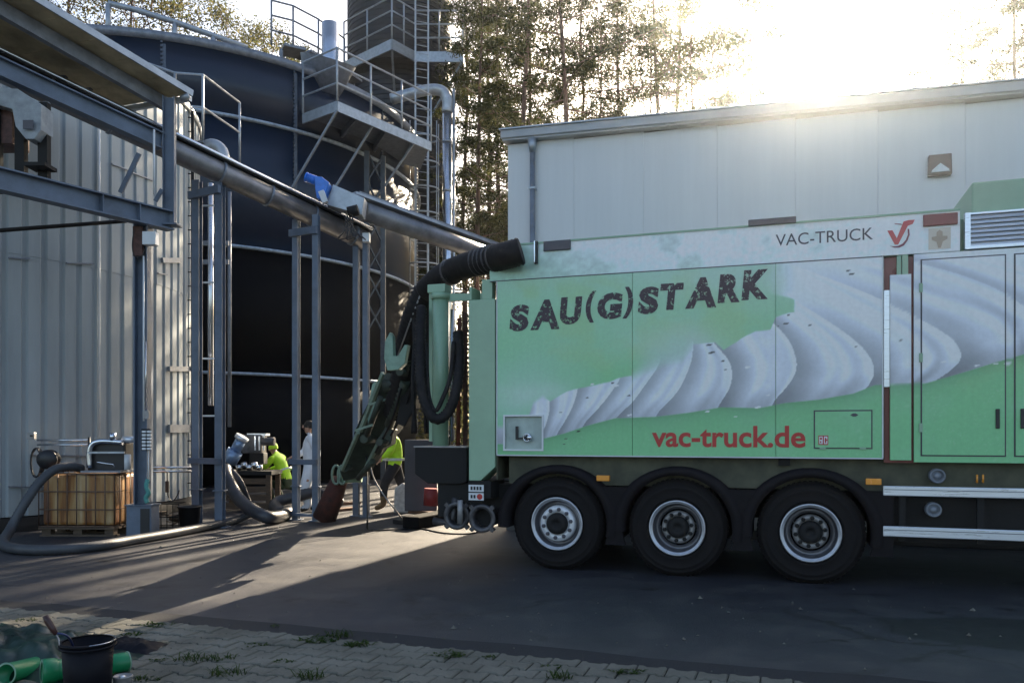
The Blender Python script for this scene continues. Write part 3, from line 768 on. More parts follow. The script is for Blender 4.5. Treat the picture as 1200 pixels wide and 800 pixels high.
# wheels
M_rimd = mat('dark_rim_steel', (.17, .17, .19), .4, .7, .3, 6)
M_hubs = mat('dull_hub_steel', (.34, .33, .33), .5, .5, .3, 8)
M_rime = mat('satin_rim_edge', (.55, .56, .6), .42, .6, .2, 8)
M_hubb = mat('bright_hub_alloy', (.72, .73, .76), .38, .25, .12, 8)
def wheel(u0, n0, side, bright, z=ZW):
    w_ = thing('wheel', None, None, (u0, n0, z)); w_.parent = truck
    s = side
    mb = MB(); rt = ZW
    prof = [(.285, .30), (.313, .02), (.335, -.005), (.345, -.013), (.352, -.006), (.40, -.013), (.44, -.009), (.446, -.014), (.455, -.006), (.49, .010), (.497, .004), (.505, .014), (.516, .03), (rt, .055), (rt, .27), (.50, .31), (.42, .33), (.30, .31)]
    mb.lathe([(r, y * s) for r, y in prof], (0, 0, 0), (0, 1, 0), 56)
    tp(mb, 'tyre', M_tyre, w_)
    mb = MB(); # tread blocks
    for k in range(60):
        a = 2 * math.pi * k / 60; Mx = Matrix.Rotation(-a, 3, 'Y')
        mb.box(Mx @ Vector((rt + .002, s * .16, 0)), (.014, .19, .034), Mx)
    tp(mb, 'tread', M_tyre, w_)
    mb = MB(); mb.lathe([(.272, .012 * s), (.282, -.004 * s), (.29, -.004 * s), (.294, -.014 * s), (.304, -.018 * s), (.313, -.008 * s), (.313, .004 * s)], (0, 0, 0), (0, 1, 0), 48)
    tp(mb, 'rim_edge', M_rime, w_)
    mb = MB(); dd = .09 if bright else .13
    mb.lathe([(.292, -.008 * s), (.272, .03 * s), (.26, (dd + .02) * s), (.235, (dd + .035) * s), (.205, dd * s)], (0, 0, 0), (0, 1, 0), 48)
    tp(mb, 'rim', M_rimd, w_)
    mb = MB(); y0 = .02 if bright else .10; r1_, r0_ = (.205, .13) if bright else (.178, .125)
    mb.lathe([(r1_ + .01, (dd + .01) * s), (r1_, y0 * s), (r0_, y0 * s), (r0_ - .005, (y0 + .03) * s)], (0, 0, 0), (0, 1, 0), 48)
    tp(mb, 'hub_flange', M_hubb if bright else M_hubs, w_)
    mb = MB(); mb.lathe([(r0_ - .004, (y0 + .03) * s), (r0_ - .006, (y0 - .035) * s), (r0_ - .03, (y0 - .06) * s), (.045, (y0 - .065) * s), (.04, (y0 - .05) * s), (.001, (y0 - .05) * s)], (0, 0, 0), (0, 1, 0), 32)
    tp(mb, 'hub_cap', M_dark, w_)
    nut = None
    for k in range(10):
        a = 2 * math.pi * (k + .3) / 10; rr = (r0_ + r1_) / 2
        if nut is None:
            mb = MB(); mb.lathe([(.024, 0), (.024, -.018 * s), (.014, -.022 * s), (.014, -.035 * s), (.001, -.035 * s)], (0, 0, 0), (0, 1, 0), 6, False)
            nut = tp(mb, 'wheel_nut', M_ink if bright else M_dark, w_); x = nut
        else: x = inst(nut, w_)
        x.location = (rr * math.cos(a), y0 * s, rr * math.sin(a))
    return w_
wa = wheel(WC[0], 0.02, 1, True)
wb = wheel(WC[1], 0.02, 1, False)
c = copy_tree(wb, truck); c.location = (WC[2], 0.02, ZW)
for u_ in WC: c = copy_tree(wb, truck); c.location = (u_, 2.47, ZW); c.rotation_euler = (0, 0, math.pi)
for u_ in (7.6,):
    for n_, rz in ((.02, 0), (2.47, math.pi)): c = copy_tree(wa, truck); c.location = (u_, n_, ZW); c.rotation_euler = (0, 0, rz)
for u_ in WC: tp(MB().tube([(u_, .3, ZW), (u_, 2.2, ZW)], .09, 10), 'axle', M_dark)
# simple cab in front, outside the picture
cabm = MB().prism([(UC + .15, 1.0), (UC + 2.3, 1.0), (UC + 2.35, 2.0), (UC + 2.15, 3.4), (UC + .15, 3.5)], (0, .02, 0), (1, 0, 0), (0, 0, 1), -2.45)
cab = tp(cabm, 'driver_cab', M_gms, bevel=.05)
M_glass = mat('dark_window_glass', (.02, .025, .03), .08, 0, .1, 3)
tp(MB().prism([(UC + .9, 2.1), (UC + 2.1, 2.1), (UC + 1.95, 3.1), (UC + .9, 3.1)], (0, .012, 0), (1, 0, 0), (0, 0, 1), -.02), 'cab_window', M_glass, cab)
tp(MB().bx(-1.0, UC + 2.2, .9, 1.6, .7, .99), 'frame_rail', M_dark)
# marker lamps
def marker(px, py):
    u_, z_ = T(px, py, -.03)
    tp(MB().bx(u_ - .075, u_ + .075, -.06, .0, z_ - .033, z_ + .033), 'marker_lamp', M_orange, bevel=.008)
marker(707, 560); marker(1023.5, 564)
# guard rails
for (ya, yb) in ((569, 580.5), (616, 628)):
    u0, z1 = T(1035, ya, -.02); z0 = T(1035, yb, -.02)[1]
    tp(MB().bx(u0, UC, -.02, .02, z0, z1), 'side_guard_rail', M_alu, bevel=.008)
    tp(MB().bx(u0 + .01, UC, -.024, -.0205, z1 - .04, z1 - .032), 'rail_groove', M_galvd)
for px in (1058, 1150): u_ = U(px); tp(MB().bx(u_ - .03, u_ + .03, .025, .08, .5, 1.05), 'guard_bracket', M_dark)
for px, py in ((1098.5, 557.5), (1094, 597)):
    u_, z_ = T(px, py, .05); mb = MB()
    mb.lathe([(.075, .09), (.075, -.02), (.058, -.03), (.056, 0), (.035, .0), (.033, -.025), (.001, -.025)], (u_, .05, z_), (0, 1, 0), 24); tp(mb, 'hose_coupling', M_galvd)
tp(MB().bx(U(1040), UC, .2, .9, .42, .98), 'under_tank', M_dark, bevel=.05)
for px in (1144, 1151): u_, z_ = T(px, 559, .1); tp(MB().tube([(u_, .1, z_ - .04), (u_, .06, z_ - .05), (u_, .06, z_ + .03)], .01, 6), 'hook', M_orange)
# skirt brackets
for px, py in ((919, 540),): u_, z_ = T(px, py, .1); tp(MB().bx(u_ - .06, u_ + .06, .08, .14, z_ - .05, z_ + .03), 'skirt_bracket', M_dark)

# --- rear end
u0, u1 = U(549), U(580)
zt, zb = T(560, 351)[1], T(560, 563)[1]; zc = T(575, 547)[1]
mb = MB().prism([(u0 + .005, zb), (U(563), zb), (u1, zc), (u1, zt), (u0, zt)], (0, .0, 0), (1, 0, 0), (0, 0, 1), -.32)
tp(mb, 'rear_support_column', M_gm, bevel=.008)
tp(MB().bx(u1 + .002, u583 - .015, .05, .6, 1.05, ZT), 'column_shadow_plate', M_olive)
tp(MB().bx(U(564), U(576), .02, .14, zt + .002, T(570, 327)[1]), 'column_bracket', M_gm, bevel=.005)
tp(MB().bx(u0 + .01, u0 + .04, .0, .3, zt + .002, zt + .16), 'column_bracket', M_gm, bevel=.005)
# coaming nose
tp(MB().prism([(U(573), ZT - .0), (uc0 + .3, ZT), (uc0 + .3, ZT + .3), (uc0 - .02, ZT + .12)], (0, .04, 0), (1, 0, 0), (0, 0, 1), -.2), 'band_nose', M_gm)
uu = U(516.5, .45)
mb = MB(); mb.tube([(uu, .45, T(516, 524, .45)[1]), (uu, .45, T(516, 347, .45)[1])], .105, 24)
tp(mb, 'lifting_cylinder', M_gm)
tp(MB().tube([(uu, .45, T(516, 351, .45)[1]), (uu, .45, T(516, 344, .45)[1])], .125, 24), 'cylinder_collar', M_gm)
tp(MB().bx(uu - .15, uu + .10, .36, .56, T(516, 344, .45)[1] + .002, T(516, 334, .45)[1]), 'cylinder_head', M_gm, bevel=.01)
tp(MB().bx(uu - .19, uu - .14, .5, .62, 1.5, T(516, 336, .45)[1]), 'guide_plate', M_gm, bevel=.005)
tp(MB().prism([(uu + .1, 0), (u0, -.02), (u0, -.28), (u0 - .09, -.12), (u0 - .12, -.28), (u0 - .14, -.1), (uu + .1, -.1)], (0, .45, T(540, 343, .45)[1]), (1, 0, 0), (0, 0, 1), -.06), 'cross_bracket', M_gm)
tp(MB().tube([(uu + .13, .5, 1.5), (uu + .14, .5, 3.2)], .022, 8), 'guide_rod', M_chrome)
tp(MB().tube([(uu + .18, .6, 1.4), (uu + .2, .6, 3.1)], .03, 8), 'guide_rod', M_rust)
M_rustd = mat('brown_lattice_steel', (.12, .06, .05), .7, .1, .6, 9, .3)
mb = MB()
for k in range(9): mb.beam((uu + .2, .8, 1.5 + k * .18), (u0 - .02, .8, 1.66 + k * .18 * (1)), .03, .02); mb.beam((u0 - .02, .8, 1.5 + k * .18), (uu + .2, .8, 1.66 + k * .18), .03, .02)
mb.beam((uu + .2, .8, 1.3), (uu + .2, .8, 3.2), .05, .04); mb.beam((u0, .8, 1.3), (u0, .8, 3.2), .05, .04)
tp(mb, 'rear_lattice', M_rustd)
# black box
b0, bt = T(486, 524, .25); b1 = U(547, .25); bb = T(486, 566, .25)[1]
mb = MB().prism([(b0, bt), (b1, bt), (b1, bb + .03), (b1 - .1, bb), (b0 + .18, bb), (b0, bb + .12)], (0, .25, 0), (1, 0, 0), (0, 0, 1), -.8)
tp(mb, 'rear_tool_box', M_dark, bevel=.012)
tp(MB().bx(b0 - .01, b1, .24, 1.06, bt + .001, bt + .018), 'tool_box_lid', M_hubs)
# marked plates
for (ya, yb) in ((567.5, 576), (577, 586)):
    a = T(549.5, ya, -.02); b_ = T(567, yb, -.02)
    pl_ = tp(MB().bx(a[0], b_[0], -.03, -.02, b_[1], a[1]), 'marking_plate', M_white)
    mb = MB(); kk = (b_[0] - a[0]) / 6; zc = (a[1] + b_[1]) / 2
    for i in range(4 if ya < 570 else 2): mb.box((a[0] + kk * (1.2 + i * 1.2), -.032, zc), (kk * .75, .004, .042))
    tp(mb, 'plate_mark', M_black, pl_)
    if ya > 570: tp(MB().lathe([(.036, 0), (.001, -.002)], (b_[0] - .05, -.032, zc), (0, 1, 0), 16), 'plate_red_disc', M_red, pl_)
tp(MB().bx(U(549), U(575), .0, .5, .82, zb - .003), 'rear_crossmember', M_dark)
tp(MB().bx(b0 + .3, U(590), .3, .9, .55, .98), 'rear_underride_box', M_dark)
# big hose flanges
M_flange = mat('greasy_cast_iron', (.10, .095, .10), .45, .5, .5, 9, .3, 30)
for px, py, nn in ((536, 604, .1), (565.5, 607, .0)):
    u_, z_ = T(px, py, nn); mb = MB()
    mb.lathe([(.12, .45), (.125, .02), (.15, .0), (.172, .0), (.172, -.03), (.15, -.035), (.118, -.03), (.112, .02), (.11, .4)], (u_, nn, z_), (0, 1, 0), 32)
    for k in range(4):
        a = R(45 + 90 * k); mb.box((u_ + .185 * math.cos(a), nn - .01, z_ + .185 * math.sin(a)), (.05, .05, .05), Matrix.Rotation(-a, 3, 'Y'))
    fl = tp(mb, 'hose_flange', M_flange)
    tp(MB().lathe([(.111, .1), (.001, .1)], (u_, nn, z_), (0, 1, 0), 24), 'flange_bore', M_dark, fl)
u_, z_ = T(540, 597, .0)
tp(MB().tube([(u_, -.02, z_ - .17), (u_, -.02, z_ + .12)], .035, 12), 'flange_lever', M_hubs)
tp(MB().tube([(u_ - .45, .2, .5), (u_ - .2, .2, .48), (u_ - .15, .2, .8)], .05, 10), 'rear_pipe', M_flange)

M_edge = mat('worn_green_flange', (.20, .27, .20), .5, .1, .4, 6, .1)
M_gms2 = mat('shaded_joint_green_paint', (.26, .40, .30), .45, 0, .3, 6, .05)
# boom, in world coordinates
def wp(mb, name, m, parent=None, **k): return mb.build(name, m, parent or truck, **k)
def ppoly(pts, Y, depth, name, m, bevel=.015, tilt=0.0):
    """plate or hollow arm with this side outline, standing at distance Y (tilt pushes its lower end away)"""
    vs = [P(x, y, Y + tilt * (y - pts[0][1])) for x, y in pts]
    mb = MB(); n_ = len(vs); off = Vector((.25, .95, 0)) * depth
    mb.add([tuple(v) for v in vs] + [tuple(v + off) for v in vs], [tuple(range(n_ - 1, -1, -1)), tuple(range(n_, 2 * n_))] + [(i, (i + 1) % n_, n_ + (i + 1) % n_, n_ + i) for i in range(n_)])
    return wp(mb, name, m, bevel=bevel)
ppoly([(496, 338), (509, 338), (505, 372), (494, 410), (483, 440), (468, 446), (463, 436), (474, 408), (486, 372)], 11.5, .34, 'boom_section', M_gd, tilt=.008)
ppoly([(448, 436), (470, 440), (482, 450), (474, 480), (460, 505), (446, 522), (424, 520), (414, 508), (424, 486), (440, 455)], 12.5, .36, 'boom_section', M_gd, tilt=.012)
ppoly([(420, 503), (444, 512), (446, 526), (434, 542), (424, 558), (402, 563), (398, 552), (408, 530)], 13.5, .30, 'boom_section', M_gd, tilt=.012)
for a, b_ in ((P(449, 437, 12.3), P(422, 505, 12.9)), (P(472, 452, 12.3), P(452, 508, 12.8)), (P(420, 506, 13.2), P(401, 550, 13.9)), (P(445, 516, 13.2), P(428, 550, 13.7)), (P(500, 345, 11.4), P(478, 408, 11.8))):
    wp(MB().beam(a, b_, .05, .075), 'boom_flange', M_edge, bevel=.008)
for k in (1, 4): a = P(436 - k * 5.5 + 14, 462 + k * 10, 12.44); wp(MB().beam(a + Vector((-.16, 0, -.03)), a + Vector((.12, 0, .06)), .03, .035), 'boom_rib', M_edge)
ppoly([(451, 400), (457, 389), (460, 394), (461, 417), (466, 417), (474, 404), (478, 404), (474, 426), (467, 433), (454, 434), (450, 420)], 11.25, .10, 'boom_joint_plate', M_gms2, .006)
ppoly([(436, 450), (441, 446), (440, 466), (437, 488), (431, 498), (430, 480), (434, 462)], 12.9, .10, 'boom_joint_plate', M_gms2, .006)
ppoly([(452, 500), (461, 503), (458, 520), (447, 526), (441, 516)], 12.6, .2, 'boom_knuckle', M_gd)
ppoly([(468, 418), (486, 412), (492, 440), (486, 478), (474, 500), (464, 496), (470, 462)], 12.1, .22, 'boom_guard', M_dark)
for a, b_, r in ((P(475, 446, 12.0), P(456, 498, 12.6), .075), (P(457, 497, 12.55), P(444, 530, 13.3), .05), (P(484, 400, 11.8), P(474, 440, 11.95), .05), (P(446, 466, 12.3), P(430, 510, 12.9), .045), (P(437, 540, 13.3), P(420, 560, 13.9), .05)):
    wp(MB().tube([a, b_], r, 14), 'boom_ram', M_gd)
for px, py, Y, r in ((459, 444, 12.3, .085), (430, 514, 13.2, .07), (408, 548, 14.0, .06), (448, 518, 12.5, .055), (472, 436, 11.9, .06)):
    c_ = P(px, py, Y); wp(MB().tube([c_ - Vector((.03, .12, 0)), c_ + Vector((.08, .3, 0))], r, 16), 'pivot_pin', M_gd)
wp(MB().tube([P(450, 452, 12.25), P(472, 450, 12.2)], .10, 16), 'pivot_drum', M_gd)
for px0, py0, px1, py1 in ((482, 452, 455, 515), (478, 430, 462, 470), (470, 455, 440, 530)):
    wp(MB().tube(smooth_path([P(px0, py0, 12.0), P((px0 + px1) / 2 + 4, (py0 + py1) / 2, 12.2), P(px1, py1, 12.7)], 6), .018, 6), 'hydraulic_line', M_rubber)
# head
wp(MB().tube([P(396, 561, 14.5), P(424, 560, 14.5)], .075, 12), 'head_bar', M_gm)
for px in (394, 401): wp(MB().tube([P(px + 5 * math.cos(t), 556 + 11 * math.sin(t), 14.4) for t in np.linspace(0, 2 * math.pi, 15)[:-1]], .022, 8, closed=True), 'shackle', M_edge)
noz = MB(); noz.tube([P(398, 562, 14.6), P(390, 582, 14.7), P(380, 607, 14.8)], [.15, .19, .215], 20); wp(noz, 'suction_nozzle', mat('dark_rusted_nozzle', (.10, .028, .018), .85, 0, .5, 8, .4, 30, col2=(.035, .014, .011)))
# hoses
def hose(pts, r, name, m, pitch=.07, amp=.012, seg=14, parent=None):
    a, b_ = ribbed(pts, r, pitch, amp); mb = MB(); mb.tube(a, b_, seg); return wp(mb, name, m, parent or truck)
main = hose([P(611, 294, 9.45), P(598, 298, 9.5), P(572, 305, 9.9), P(544, 312, 10.4), P(518, 324, 10.8), P(498, 342, 11.1)], .158, 'suction_hose', M_rubber, .05, .006, 20)
M_band = mat('grey_spiral_band', (.085, .08, .085), .6, 0, .3, 8)
for px, py in ((560, 307.5), (565, 306.2), (570, 304.8), (575, 303.6), (580, 302.2), (528, 318.5)):
    Yc = 9.9 + (572 - px) * .0175; c = P(px, py, Yc); a_ = P(px - 6, py + 1.8, Yc + .06); w2 = .012 if px > 540 else .04
    d = (a_ - c).normalized()
    wp(MB().tube([c - d * w2, c + d * w2], .172, 24), 'hose_clamp', M_band, main)
hose([P(500, 340, 11.2), P(487, 370, 11.4), P(477, 410, 11.9), P(470, 450, 12.2), P(462, 485, 12.6)], .17, 'drop_hose', M_rubber, .08, .014, 18)
hose([P(494, 360, 10.5), P(492, 420, 10.2), P(496, 465, 10.05), P(509, 490, 10.0), P(524, 484, 10.0), P(534, 460, 10.0), P(538, 430, 10.1), P(537, 390, 10.3)], .066, 'loop_hose', M_rubber, .05, .006, 12)
hose([P(532, 400, 10.1), P(528, 440, 10.05), P(519, 466, 10.0), P(510, 481, 10.0), P(502, 460, 10.1), P(499, 400, 10.3)], .028, 'loop_hose', M_rubber, .06, .0, 8)
for k, (px, r) in enumerate(((488, .03), (500, .025), (503, .02), (484, .02))):
    hose([P(px, 350, 11.3), P(px - 2 + k, 400, 11.2), P(px - 4 + k * 2, 450, 11.1), P(px - 1, 510, 11.2)], r, 'hydraulic_line', M_rubber, .1, 0, 8)
wp(MB().tube([P(496, 336, 11.0), P(464, 422, 11.6)], .012, 6), 'tension_cable', M_hubs)

# ------------------------------------------------------------------ hall
C0 = Vector((-.071, 13.5, 0)); EA = R(-18.0); E = Vector((math.cos(EA), math.sin(EA), 0)); EN = Vector((-math.sin(EA), math.cos(EA), 0))
hall = thing('industrial_hall', 'long pale grey panel clad hall with a flat roof edge behind the truck', 'building', C0, EA)
M_wall = mat('pale_grey_cladding', (.70, .70, .70), .5, 0, .045, .9, .03, 6, stretch=(5, 5, .35))
M_fascia = mat('grey_roof_flashing', (.42, .42, .43), .45, .1, .15, 2)
HZ = 6.43; HL = 30.0; HD = 9.0; SLP = -.025
def hp(mb, name, m, parent=None, **k): return mb.build(name, m, parent or hall, local=True, **k)
PWD = 1.13
x = 0.0; i = 0
pan = None
while x < HL:
    if pan is None:
        mb = MB(); wv = PWD - .002
        mb.prism([(.0, .004), (.005, 0), (wv - .005, 0), (wv, .004), (wv, .10), (0, .10)], (0, 0, 0), (1, 0, 0), (0, 1, 0), HZ - .14)
        pan = hp(mb, 'wall_panel', M_wall); q = pan
    else: q = inst(pan, hall)
    q.location = (x + .003, 0, .14); q.scale = (1, 1, (HZ - .14 + SLP * (x + PWD)) / (HZ - .14)); x += PWD
nx = 0
k = 0.11
while k < HD:
    q = inst(pan, hall, (-.0, k + PWD, .14), (0, 0, -math.pi / 2)); q.location = (0.0, k + PWD, .14); k += PWD
def slope(mb):
    mb.v = [(a, b_, c + (SLP * a if c > 3 else 0)) for a, b_, c in mb.v]; return mb
hp(slope(MB().bx(.11, x - .12, .105, HD, 0, HZ - .03)), 'hall_core', M_wall, label='inner body of the hall behind the cladding')
hp(MB().bx(-.02, x, -.02, HD, .0, .135), 'plinth', mat('dark_concrete', (.12, .12, .12), .9, 0, .3, 4, .3))
hp(slope(MB().bx(-.05, x, -.14, HD + .2, HZ + .001, HZ + .03)), 'soffit', M_fascia)
hp(slope(MB().bx(-.07, x + .2, -.17, HD + .2, HZ + .031, HZ + .165)), 'roof_edge', M_fascia, bevel=.01)
hp(slope(MB().bx(-.09, x + .3, -.20, -.13, HZ + .166, HZ + .186)), 'edge_flashing', M_galv)
# downpipe
dpx = lambda px: ((px - CX) / F)
def on_wall(px, py, n=0.0):
    kx = (px - CX) / F
    Y = (C0.x * EN.x + C0.y * EN.y + n) / (EN.y + EN.x * kx); X = kx * Y
    return (Vector((X, Y, 0)) - C0).dot(E), CH + (HY - py) / F * Y
ud, zd = on_wall(624, 180, -.08)
dp = hp(MB().tube([(ud, -.08, .1), (ud, -.08, zd + .02)], .045, 16), 'downpipe', M_galvd)
hp(MB().tube([(ud, -.08, zd + .015), (ud, -.08, HZ)], [.05, .085], 16), 'gutter_outlet', M_galv, dp)
for z in (2.2, 4.0, 5.6): hp(MB().bx(ud - .055, ud + .055, -.13, .0, z, z + .03), 'pipe_clip', M_galv, dp)
ulm, zlm = on_wall(1102, 193, -.1)
wl = hp(MB().prism([(-.15, -.14), (.15, -.14), (.145, .15), (-.145, .15)], (ulm, -.10, zlm), (1, 0, 0), (0, 0, 1), -.10), 'wall_lamp', mat('brown_lamp_housing', (.22, .16, .13), .5, 0, .2, 5), bevel=.01)
hp(MB().prism([(-.115, -.10), (.115, -.10), (.105, -.07), (.0, .02), (-.105, -.07)], (ulm, -.115, zlm), (1, 0, 0), (0, 0, 1), -.02), 'lamp_lens', mat('frosted_lens', (.85, .84, .80), .3, 0, .05, 5), wl)

# ------------------------------------------------------------------ ribbed grey tank
M_clad = mat('weathered_white_cladding', (.35, .39, .41), .55, 0, .22, .9, .05, 8, stretch=(1.5, 1.5, .25))
TC = Vector((-12.9, 16.8, 0)); TR = 6.0; TZ = 8.6
t1 = thing('ribbed_tank', 'huge pale grey round tank clad in vertical ribbed sheets at the left', 'tank', TC)
NSH = 31; da = 2 * math.pi / NSH; ribs = 4
def sheet(z0, z1, dr=0.0):
    mb = MB(); prof = []
    for k in range(ribs):
        for (f_, r_) in ((.0, 0), (.62, 0), (.72, -.035), (.90, -.035)):
            prof.append(((k + f_) / ribs * da, TR + r_ + dr))
    prof.append((da * .9995, TR + dr))
    vs = []; n_ = len(prof)
    for z in (z0, z1):
        for a, r_ in prof: vs.append((r_ * math.cos(a), r_ * math.sin(a), z))
    for z in (z0, z1):
        for a, r_ in prof: vs.append(((TR - .06) * math.cos(a), (TR - .06) * math.sin(a), z))
    fs = [(i, i + 1, n_ + i + 1, n_ + i) for i in range(n_ - 1)] + [(2 * n_ + i, 3 * n_ + i, 3 * n_ + i + 1, 2 * n_ + i + 1) for i in range(n_ - 1)]
    fs += [(i, 2 * n_ + i, 2 * n_ + i + 1, i + 1) for i in range(n_ - 1)] + [(n_ + i, n_ + i + 1, 3 * n_ + i + 1, 3 * n_ + i) for i in range(n_ - 1)]
    return mb.add(vs, fs)
for (z0, z1, dr) in ((.25, 4.55, 0.0), (4.53, TZ, .008)):
    s0 = sheet(z0, z1, dr).build('cladding_sheet', M_clad, t1, local=True)
    for k in range(1, NSH): inst(s0, t1, rot=(0, 0, k * da))
MB().lathe([(TR - .08, 0), (TR - .08, TZ - .02), (.01, TZ + .5)], (0, 0, 0), (0, 0, 1), 64).build('tank_shell', M_galvd, t1, local=True)
MB().lathe([(TR + .05, .0), (TR + .05, .22), (TR - .1, .24)], (0, 0, 0), (0, 0, 1), 64).build('tank_footing', M_dark, t1, local=True)
MB().lathe([(TR + .03, TZ - .12), (TR + .05, TZ - .1), (TR + .05, TZ + .03), (TR - .2, TZ + .04)], (0, 0, 0), (0, 0, 1), 96).build('roof_rim', M_galv, t1, local=True)
def on_tank(px, c=TC, r=TR, off=0.0, near=True):
    kx = (px - CX) / F; rr = r + off
    A = kx * kx + 1; Bq = -2 * (kx * c.x + c.y); Cq = c.x ** 2 + c.y ** 2 - rr * rr
    D = Bq * Bq - 4 * A * Cq
    if D < 0: D = 0
    Y = (-Bq - math.sqrt(D)) / (2 * A); return Vector((kx * Y, Y, 0))
def zt_(p, py): return CH + (HY - py) / F * p.y
def ladder(p, tangent, normal, z0, z1, wd, m, parent, name='ladder', standoff=.18, rung_step=.3):
    base = p + normal * standoff; mb = MB()
    for s in (-1, 1): q = base + tangent * (s * wd / 2); mb.beam((q.x, q.y, z0), (q.x, q.y, z1), .02, .06, up=tangent)
    z = z0 + .6
    while z < z1:
        for s in (-1, 1): q = base + tangent * (s * wd / 2); e = q - normal * standoff; mb.beam((q.x, q.y, z), (e.x, e.y, z), .03, .03)
        z += 2.0
    ld = mb.build(name, m, parent); rg = None; z = z0 + .25; zz = z
    while z < z1:
        a = base - tangent * (wd / 2); b_ = base + tangent * (wd / 2)
        if rg is None:
            rg = MB().tube([(a.x, a.y, zz), (b_.x, b_.y, zz)], .014, 6).build('rung', m, ld)
        else: inst(rg, ld, (0, 0, z - zz))
        z += rung_step
    return ld
p = P(219, 508, 17.5); p.z = 0; nr = Vector((.2, -.98, 0)).normalized(); tg_ = Vector((.98, .2, 0)).normalized()
ladder(p, tg_, nr, .3, 8.5, .30, M_dark, t1, standoff=.2)
# conduits and bolts on tank
for px, y0, y1, r in ((116.5, 150, 512, .014),):
    p = on_tank(px, off=.05); MB().tube([(p.x, p.y, zt_(p, y1)), (p.x, p.y, zt_(p, y0))], r, 6).build('wall_conduit', M_white, t1)
for px0, px1, py, t in ((190, 212, 305, .1), (198, 222, 502, .16), (198, 224, 432, .1)):
    a = on_tank(px0, off=.04); b_ = on_tank(px1, off=.04); mb = MB()
    a.z = zt_(a, py); b_.z = zt_(b_, py) ; mb.beam(a, b_, .05, t); mb.build('sheet_bracket', M_galvd, t1)
for px0, px1, py0, py1 in ((131, 152, 192, 200), (154, 180, 202, 212), (10, 35, 302, 303), (78, 110, 308, 309), (185, 196, 320, 322), (36, 105, 533, 534), (10, 60, 570, 571), (182, 190, 545, 545)):
    a = on_tank(px0, off=.03); b_ = on_tank(px1, off=.03); a.z = zt_(a, py0); b_.z = zt_(b_, py1)
    MB().beam(a, b_, .03, .022).build('seam_strip', M_galvd, t1)
# tank roof handrail
mb = MB()
ps = [(174, 73), (205, 84), (239, 96), (267, 112)]
def railing(pts, h, nr_, m, parent, name, post_step=None, r=.022):
    mb = MB()
    for p in pts: mb.tube([(p[0], p[1], p[2]), (p[0], p[1], p[2] + h)], r, 6)
    for i in range(nr_): mb.tube([(p[0], p[1], p[2] + h * (1 - i / nr_)) for p in pts], r * .9, 6, smooth=False)
    return mb.build(name, m, parent)
def ring_pts(c, r, a0, a1, n_, z): return [(c.x + r * math.cos(a0 + (a1 - a0) * i / (n_ - 1)), c.y + r * math.sin(a0 + (a1 - a0) * i / (n_ - 1)), z) for i in range(n_)]
for k, (px, Y) in enumerate(((237, 18.4), (267, 19.6))): pass
plt = [P(206, 150, 18.0), P(238, 172, 17.8), P(269, 187, 18.8)]
mb = MB(); zf = 7.95
pp = [Vector((-7.6, 18.0, zf)), Vector((-6.75, 17.7, zf)), Vector((-6.45, 19.2, zf)), Vector((-7.3, 19.6, zf))]
mb.add([tuple(v) for v in pp] + [(v.x, v.y, v.z + .06) for v in pp], [(3, 2, 1, 0), (4, 5, 6, 7), (0, 1, 5, 4), (1, 2, 6, 5), (2, 3, 7, 6), (3, 0, 4, 7)])
mb.build('ladder_landing', M_galvd, t1)
_a = P(174, 73, 17.6); _b = P(205, 84, 17.7)
railing([(_a.x, _a.y, _a.z - 1.45), (_b.x, _b.y, _b.z - 1.45)] + [(v.x, v.y, v.z + .06) for v in pp[1:3]], 1.42, 2, M_galv, t1, 'landing_railing', r=.028)
a = P(240, 172, 17.9); MB().tube(smooth_path([a + Vector((-.1, 0, -.3)), a + Vector((.1, 0, .0)), a + Vector((.35, 0, -.1)), a + Vector((.4, 0, -.5))], 6), .16, 14).build('vent_elbow', M_galv, t1)

# ------------------------------------------------------------------ dark digester tank
M_navy = mat('navy_enamel_panel', (.006, .015, .036), .36, .0, .35, .8, .04, 5, stretch=(1, 1, .35), col2=(.005, .014, .035))
M_blk = mat('black_enamel_panel', (.003, .0032, .005), .7, .0, .4, .8, .04, 5, stretch=(1, 1, .35), spec=.1)
DC = Vector((-13.0, 32.25, 0)); DR = 9.2
t2 = thing('dark_digester_tank', 'tall dark blue and black bolted steel tank behind the conveyor', 'tank', DC, R(-48))
NP = 15; db = 2 * math.pi / NP
def cpanel(z0, z1, m):
    mb = MB(); k = 9
    prof = [(db * (.0015 + .997 * i / k), DR) for i in range(k + 1)]
    mb.add([(r_ * math.cos(a), r_ * math.sin(a), z) for z in (z0, z1) for r_ in (DR, DR - .03) for a, _ in prof],
           [(i, i + 1, 2 * (k + 1) + i + 1, 2 * (k + 1) + i) for i in range(k)] + [(k + 1 + i, 3 * (k + 1) + i, 3 * (k + 1) + i + 1, k + 1 + i + 1) for i in range(k)]
           + [(i, k + 1 + i, k + 2 + i, i + 1) for i in range(k)] + [(2 * (k + 1) + i, 2 * (k + 1) + i + 1, 3 * (k + 1) + i + 1, 3 * (k + 1) + i) for i in range(k)], True)
    return mb.build('tank_panel', m, t2, local=True)
zs = [0.1, 3.42, 7.23, 11.1, 13.14]
for j in range(4):
    s0 = cpanel(zs[j] + .005, zs[j + 1] - .005, M_navy if j >= 2 else M_blk)
    for k in range(1, NP): inst(s0, t2, rot=(0, 0, k * db))
MB().lathe([(DR - .035, 0), (DR - .035, 13.1), (.01, 14.6)], (0, 0, 0), (0, 0, 1), 72).build('tank_shell', M_blk, t2, local=True)
mb = MB()
for k in range(105): mb.box((DR + .03, 0, .15 + k * .123), (.05, .06, .06)); 
mb.box((DR + .006, .06, 6.5), (.012, .11, 12.8)); 
